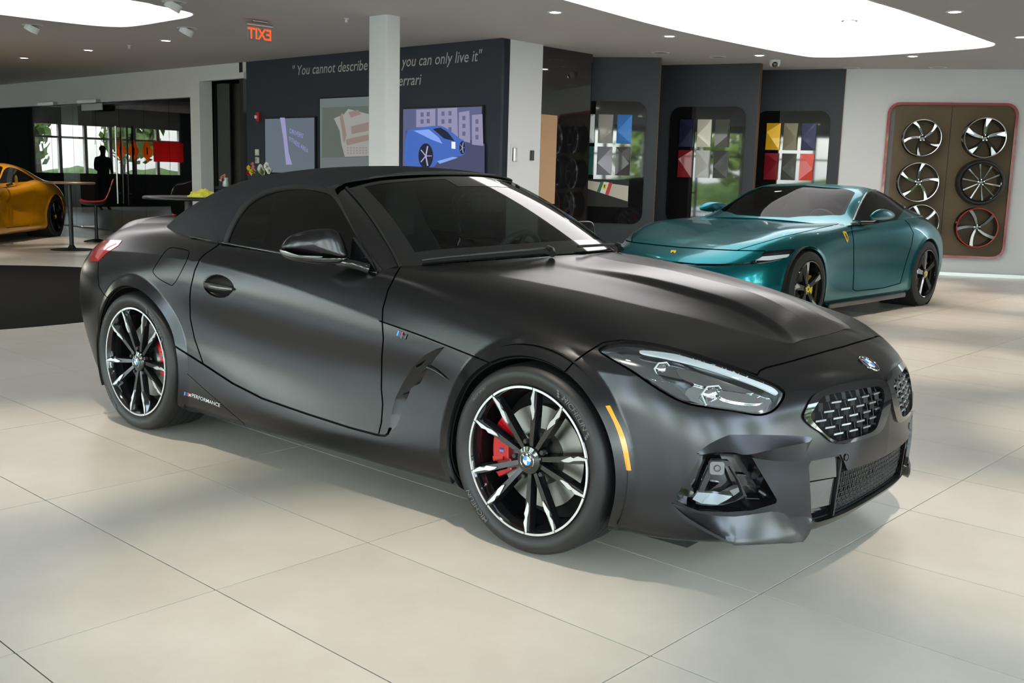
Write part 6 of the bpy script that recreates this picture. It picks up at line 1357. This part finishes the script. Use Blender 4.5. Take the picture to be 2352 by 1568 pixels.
# flowers stand on a low console in front of the quote wall
con = thing('console_table', 'low black console carrying flowers in front of the slate blue wall', 'console', (8.1, 9.75, 0)); MB().box((0, 0, .98), (.4, 1.7, .04)).build('top', M_black, con)
for y in (-.78, .78): MB().box((0, y, .48), (.36, .05, .96)).build('side_leg', M_black, con)
def bouquet(loc, label, kinds, spread, h, seed):
    rg = np.random.default_rng(seed); t = thing('flower_vase', label, 'flowers', loc); MB().lathe([(0, 0), (.045, 0), (.05, .02), (.04, .10), (.045, .14)], 20).build('vase', mat('vase_glass', (.5, .55, .55), .1, coat=1) if 'vase_glass' not in MATS else MATS['vase_glass'], t, 40)
    lf = MB()
    for k in range(26):
        a = rg.uniform(0, 6.28); r = rg.uniform(.3, 1) * spread; z = h * rg.uniform(.55, 1.0); p = np.array([r * math.cos(a), r * math.sin(a), z]); b0 = np.array([0, 0, .12]); d = p - b0; s = np.cross(d, [0, 0, 1.0]); s /= np.linalg.norm(s); lf.add([b0 + d * .35, b0 + d * .7 + s * .022, p, b0 + d * .7 - s * .022], [(0, 1, 2, 3)])
    mesh('leaves', lf.v, lf.f, mat('stem_green', (.06, .16, .03), .6) if 'stem_green' not in MATS else MATS['stem_green'], t)
    for col, (dy, dz), r, n in kinds:
        b = MB(); c = np.array([-.03, dy, dz])
        for ring in range(3):
            for k in range(n):
                a = 6.283 * (k + .5 * ring) / n; rr = r * (1 - .27 * ring); o = np.array([0, math.cos(a), math.sin(a)]); p = c + o * rr + np.array([-.012 - .02 * ring, 0, 0]); s = np.array([0, -math.sin(a), math.cos(a)]) * rr * .32; b.add([c, c + o * rr * .6 + s + [-.015, 0, 0], p, c + o * rr * .6 - s + [-.015, 0, 0]], [(0, 1, 2, 3)])
        nm = 'petal_%s' % col[0]
        mesh('blossom', b.v, b.f, MATS.get(nm) or mat(nm, col[1], .6), t)
Yw, Pk, Wh, Rd = ('yellow', (.85, .72, .02)), ('pink', (.85, .33, .30)), ('white', (.80, .80, .78)), ('crimson', (.35, .005, .03))
bouquet((8.1, 9.56, 1.0), 'mixed bouquet of yellow, pink and white flowers above the roadster roof', [(Yw, (.26, .24), .06, 7), (Yw, (.33, .30), .05, 7), (Pk, (.20, .31), .04, 7), (Pk, (.17, .25), .04, 7), (Pk, (.22, .36), .035, 7), (Rd, (.34, .22), .05, 7), (Wh, (.02, .29), .08, 13), (Wh, (-.14, .33), .07, 13), (Wh, (-.20, .27), .06, 13), (Wh, (-.05, .24), .06, 13)], .26, .34, 2)
bouquet((7.75, 10.05, 1.0) if False else (8.0, 10.45, 1.0), 'small posy of pink flowers at the left end of the console', [(Pk, (.03, .14), .04, 7), (Pk, (-.04, .17), .035, 7), (Rd, (0, .11), .035, 7), (Wh, (.06, .10), .025, 9)], .07, .17, 4)
# ---- person standing far left, seen in the office glass
pv = [(0, 0, .98), (0, 0, 1.18), (0, .0, 1.38), (0, .0, 1.50), (.02, .0, 1.57), (.03, .0, 1.66), (.02, 0, 1.76), (0, .10, .92), (.01, .11, .50), (0, .12, .09), (.13, .13, .035), (0, -.10, .92), (.01, -.11, .50), (0, -.12, .09), (.13, -.13, .035), (0, .19, 1.43), (.02, .24, 1.16), (.20, .16, 1.08), (.30, .06, 1.16), (0, -.19, 1.43), (.02, -.24, 1.16), (.20, -.16, 1.08), (.30, -.06, 1.16)]
pe = [(0, 1), (1, 2), (2, 3), (3, 4), (4, 5), (5, 6), (0, 7), (7, 8), (8, 9), (9, 10), (0, 11), (11, 12), (12, 13), (13, 14), (2, 15), (15, 16), (16, 17), (17, 18), (2, 19), (19, 20), (20, 21), (21, 22)]
pr_ = [.14, .13, .15, .075, .058, .088, .075, .085, .06, .042, .035, .085, .06, .042, .035, .065, .046, .036, .028, .065, .046, .036, .028]
def person(loc, rz, label):
    t = thing('person', label, 'person', loc, rz); me = bpy.data.meshes.new('body'); me.from_pydata(pv, pe, []); o = link(bpy.data.objects.new('body', me), t); m = o.modifiers.new('skin', 'SKIN'); m.use_smooth_shade = True
    for i, r in enumerate(pr_): me.skin_vertices[0].data[i].radius = (r * (.75 if i < 3 else 1), r * (1.15 if i < 3 else 1)); 
    me.skin_vertices[0].data[0].use_root = True; s = o.modifiers.new('sub', 'SUBSURF'); s.levels = s.render_levels = 2; me.materials.append(mat('dark_clothes', (.018, .018, .02), .8))
    h = MB().lathe([(0, .105), (.05, .095), (.088, .04), (.092, 0), (.08, -.04)], 20); mesh('hair', np.array(h.v) * [1.05, .92, 1] + [.005, 0, 1.70], h.f, mat('dark_hair', (.012, .010, .009), .7), t, 60)
    fc = MB(); fc.box((.115, 0, 1.655), (.03, .022, .035)); fc.build('nose', mat('skin_tone', (.30, .18, .12), .6), t, 60, bevel=.008)
    for y in (.033, -.033): MB().lathe([(0, .012), (.009, .008), (.012, 0)], 10, axis=0, c=(.098, y, 1.685)).build('eye', M_blackmetal, t, 60)
    MB().box((.108, 0, 1.61), (.012, .045, .010)).build('mouth', mat('lip_tone', (.25, .09, .08), .6), t)
    hd = []
    for sy in (1, -1):
        for k in range(5):
            y0 = sy * (.055 - .0) ; base_ = np.array([.30, y0 + (k - 2) * .014 * sy, 1.165]); L = (.05, .07, .078, .072, .056)[k]; d = np.array([.75, -.15 * sy, .55]) if k else np.array([.35, -.75 * sy, .55]); d /= np.linalg.norm(d); MB().tube([base_, base_ + d * L * .55, base_ + d * L + [.0, -.012 * sy, -.008]], [.010, .009, .007], 8).build('finger', MATS['skin_tone'], t, 60)
person((4.67, 24.0, 0), math.radians(-95), 'person in dark clothes standing, mirrored in the left office glass')
def translucent(name, col):
    if name in MATS: return MATS[name]
    m = bpy.data.materials.new(name); m.use_nodes = True; nt = m.node_tree; nt.nodes.clear(); out = nt.nodes.new('ShaderNodeOutputMaterial'); a = nt.nodes.new('ShaderNodeBsdfTranslucent'); b = nt.nodes.new('ShaderNodeBsdfDiffuse'); x = nt.nodes.new('ShaderNodeMixShader')
    a.inputs[0].default_value = (*col, 1); b.inputs[0].default_value = (*col, 1); x.inputs[0].default_value = .25; nt.links.new(a.outputs[0], x.inputs[1]); nt.links.new(b.outputs[0], x.inputs[2]); nt.links.new(x.outputs[0], out.inputs[0]); MATS[name] = m; return m
# orange and red window signs at the far end of the hall
for k, (x, z) in enumerate(((2.69, 1.73), (2.26, 1.73), (1.81, 1.73))):
    t = thing('warning_sign', 'orange diamond window sign at the far end, number %s from the left' % ['one', 'two', 'three'][k], 'sign', (x, 26.85, z), 0, 'orange window signs'); MB().add([(0, 0, -.36), (.19, 0, 0), (0, 0, .36), (-.19, 0, 0), (0, .004, -.36), (.19, .004, 0), (0, .004, .36), (-.19, .004, 0)], [(0, 1, 2, 3), (7, 6, 5, 4), (0, 4, 5, 1), (1, 5, 6, 2), (2, 6, 7, 3), (3, 7, 4, 0)]).build('plate', translucent('sign_film_orange', (.98, .30, .02)), t); MB().box((0, -.006, 0), (.05, .006, .22)).build('symbol', M_black, t)
o = MB().box((1.1, 26.8, 1.72), (1.05, .004, .62)).build('red_banner', translucent('banner_film_red', (.85, .03, .03))); tag(o, 'plain red banner across the far end windows', 'banner')
# ================================================================== the yellow sports car at the left edge
YF = Frame((4.48, 13.29), math.radians(-136))
M_yel = mat('yellow_paint', (.62, .27, .004), .28, .15, coat=.8)
yel = thing('sports_car', 'bright yellow sports car cut by the left picture edge', 'car', tuple(YF.O), YF.yaw)
YP = [yel, yel]
Y_SIDE = {k: list(v) for k, v in C_SIDE.items()}
Y_SIDE[-1.05] = [(.82,.13),(.90,.16),(.945,.24),(.93,.36),(.905,.50),(.90,.63),(.905,.76),(.85,.86),(.72,.90)]
Y_SIDE[-1.65] = [(.82,.13),(.905,.165),(.95,.24),(.93,.36),(.90,.50),(.885,.64),(.915,.80),(.86,.90),(.72,.94)]
Y_SIDE[-2.15] = [(.82,.13),(.91,.17),(.95,.25),(.945,.38),(.945,.54),(.955,.70),(.945,.86),(.86,.965),(.68,1.0)]
Y_SIDE[-2.67] = [(.82,.15),(.905,.18),(.945,.26),(.975,.40),(.982,.55),(.975,.71),(.94,.86),(.84,.965),(.64,1.0)]
YV, YT, _ = ring_skin(C_NOSE, Y_SIDE, C_TAIL, [(0, 4, [(.64,0,.695),(.63,0,.698),(.60,0,.708),(.55,0,.725),(.48,0,.748)], 0), (4, 10, [(.48,0,.748),(.32,0,.77),(.08,0,.80),(-.18,0,.83),(-.58,0,.87),(-.9,0,.90),(-1.5,0,.94)], .006), (10, 16, [(-1.5,0,.94),(-2.15,0,1.0),(-2.67,0,1.01),(-3.1,0,.99),(-3.4,0,.95),(-3.55,0,.935),(-3.58,0,.93)], 0)], res=.03, rows=7)
flare(YV, 0, .345, .372, .012, .04); flare(YV, -2.67, .355, .395, .012, .04); YV, YT = weld(YV, YT); YT = orient(YV, YT, np.stack([np.clip(YV[YT].mean(1)[:, 0], -2.9, .2), 0 * YT[:, 0], 0 * YT[:, 0] + .5], 1))
YS = Skin(YF, YV, YT)
for xw, zw, ro in ((0, .345, .372), (-2.67, .355, .395)): YS.remove(np.where(np.abs(YS.V[:, 1]) > .55, np.hypot(YS.V[:, 0] - xw, YS.V[:, 2] - zw) - ro, 1.0))
def side_gap(S, poly, hw):
    for d in (.02, .01):
        s = seg_dist(np.stack([S.V[:, 0], S.V[:, 2]], 1), poly, False); S.V, S.T = refine(S.V, S.T, (s[S.T].min(1) < d) & (S.V[S.T][:, :, 1].min(1) > .6))
    S.remove(np.where(S.V[:, 1] > .6, seg_dist(np.stack([S.V[:, 0], S.V[:, 2]], 1), poly, False) - hw, 1))
side_gap(YS, [(-.62, .93), (-.66, .70), (-.70, .30), (-.80, .25), (-1.6, .25), (-1.75, .34), (-1.92, .62), (-1.95, .80), (-1.86, .95)], .004)
both('body_shell', compact(YS.V, YS.T), M_yel, yel, 30, weld_mid=True)
V = YV - vnormals(YV, YT) * .03; V, ti, to = cut(V, YT, np.minimum(np.hypot(V[:, 0], V[:, 2] - .345) - .38, np.hypot(V[:, 0] + 2.67, V[:, 2] - .355) - .40)); mesh('body_liner', *mirrored(*compact(V, to)), M_liner, yel, 60)
G = np.array([[(x, w * .97, z - .015) for w, z in r] for x, r in C_CAB.items()]).transpose(1, 0, 2); DY = tensor(G, 10, 12); V = DY.reshape(-1, 3); T = orient(V, grid_tris(*DY.shape[:2]), np.array([-1.6, 0, .8])); YG = Skin(YF, V, T)
s_ = poly_sd(np.stack([YG.V[:, 1], YG.V[:, 0]], 1), [(w * .97, x) for w, x in WSO]); ti = YG.remove(s_); V, T = mirrored(*compact(YG.V, ti)); mesh('windscreen', V, T, M_screen, yel, 60)
SWO = smooth_poly([(-1.05, .945), (-1.25, 1.04), (-1.50, 1.16), (-1.75, 1.205), (-2.02, 1.16), (-2.25, 1.05), (-2.30, .98)], 3, corner=(0, 6))
P2 = np.stack([YG.V[:, 0], YG.V[:, 2]], 1); YG.V, YG.T = refine(YG.V, YG.T, (np.abs(poly_sd(P2, SWO))[YG.T].min(1) < .03)); s_ = np.where(YG.V[:, 1] > .5, poly_sd(np.stack([YG.V[:, 0], YG.V[:, 2]], 1), SWO), 1); ti = YG.remove(s_); pair('side_window', *compact(YG.V, ti), M_blackglass, YP, 60)
both('roof', compact(YG.V, YG.T), M_yel, yel, 30, weld_mid=True)
V, F = inflate([(-1.08 + .13 * math.cos(t), 1.0 + .07 * math.cos(t), 1.0 + .085 * math.sin(t)) for t in np.linspace(0, 2 * math.pi, 20, endpoint=False)], np.array([.7, .7, .0]), .05, .05); pair('door_mirror', V, F, M_yel, YP, 50)
b = MB().tube([(-1.10, .93, .945), (-1.08, .84, .915)], .02, 8); pair('mirror_arm', np.array(b.v), b.f, M_gloss, YP, 60)
MB().box((-1.35, 0, .14), (3.9, 1.5, .05)).build('floor_pan', M_liner, yel)
for xw, zw in ((0, .345), (-2.67, .36)):
    for sy in (1, -1):
        w = alloy('wheel', None, .268, (5, .024, .034, 0, M_gloss, None, M_gloss), (xw, sy * .965, zw), math.pi if sy > 0 else 0.0, parent=yel, tyre=zw, depth=.24)
        cc = MB().lathe([(0, .0), (.028, .001), (.030, .006)], 16, axis=1); mesh('centre_cap', np.array(cc.v), cc.f, MATS['shield_yellow'], w, 40)
        well = MB().lathe([(.40, .02), (.40, .42), (.02, .42)], 28, axis=1).build('wheel_well', M_liner, w, 60)
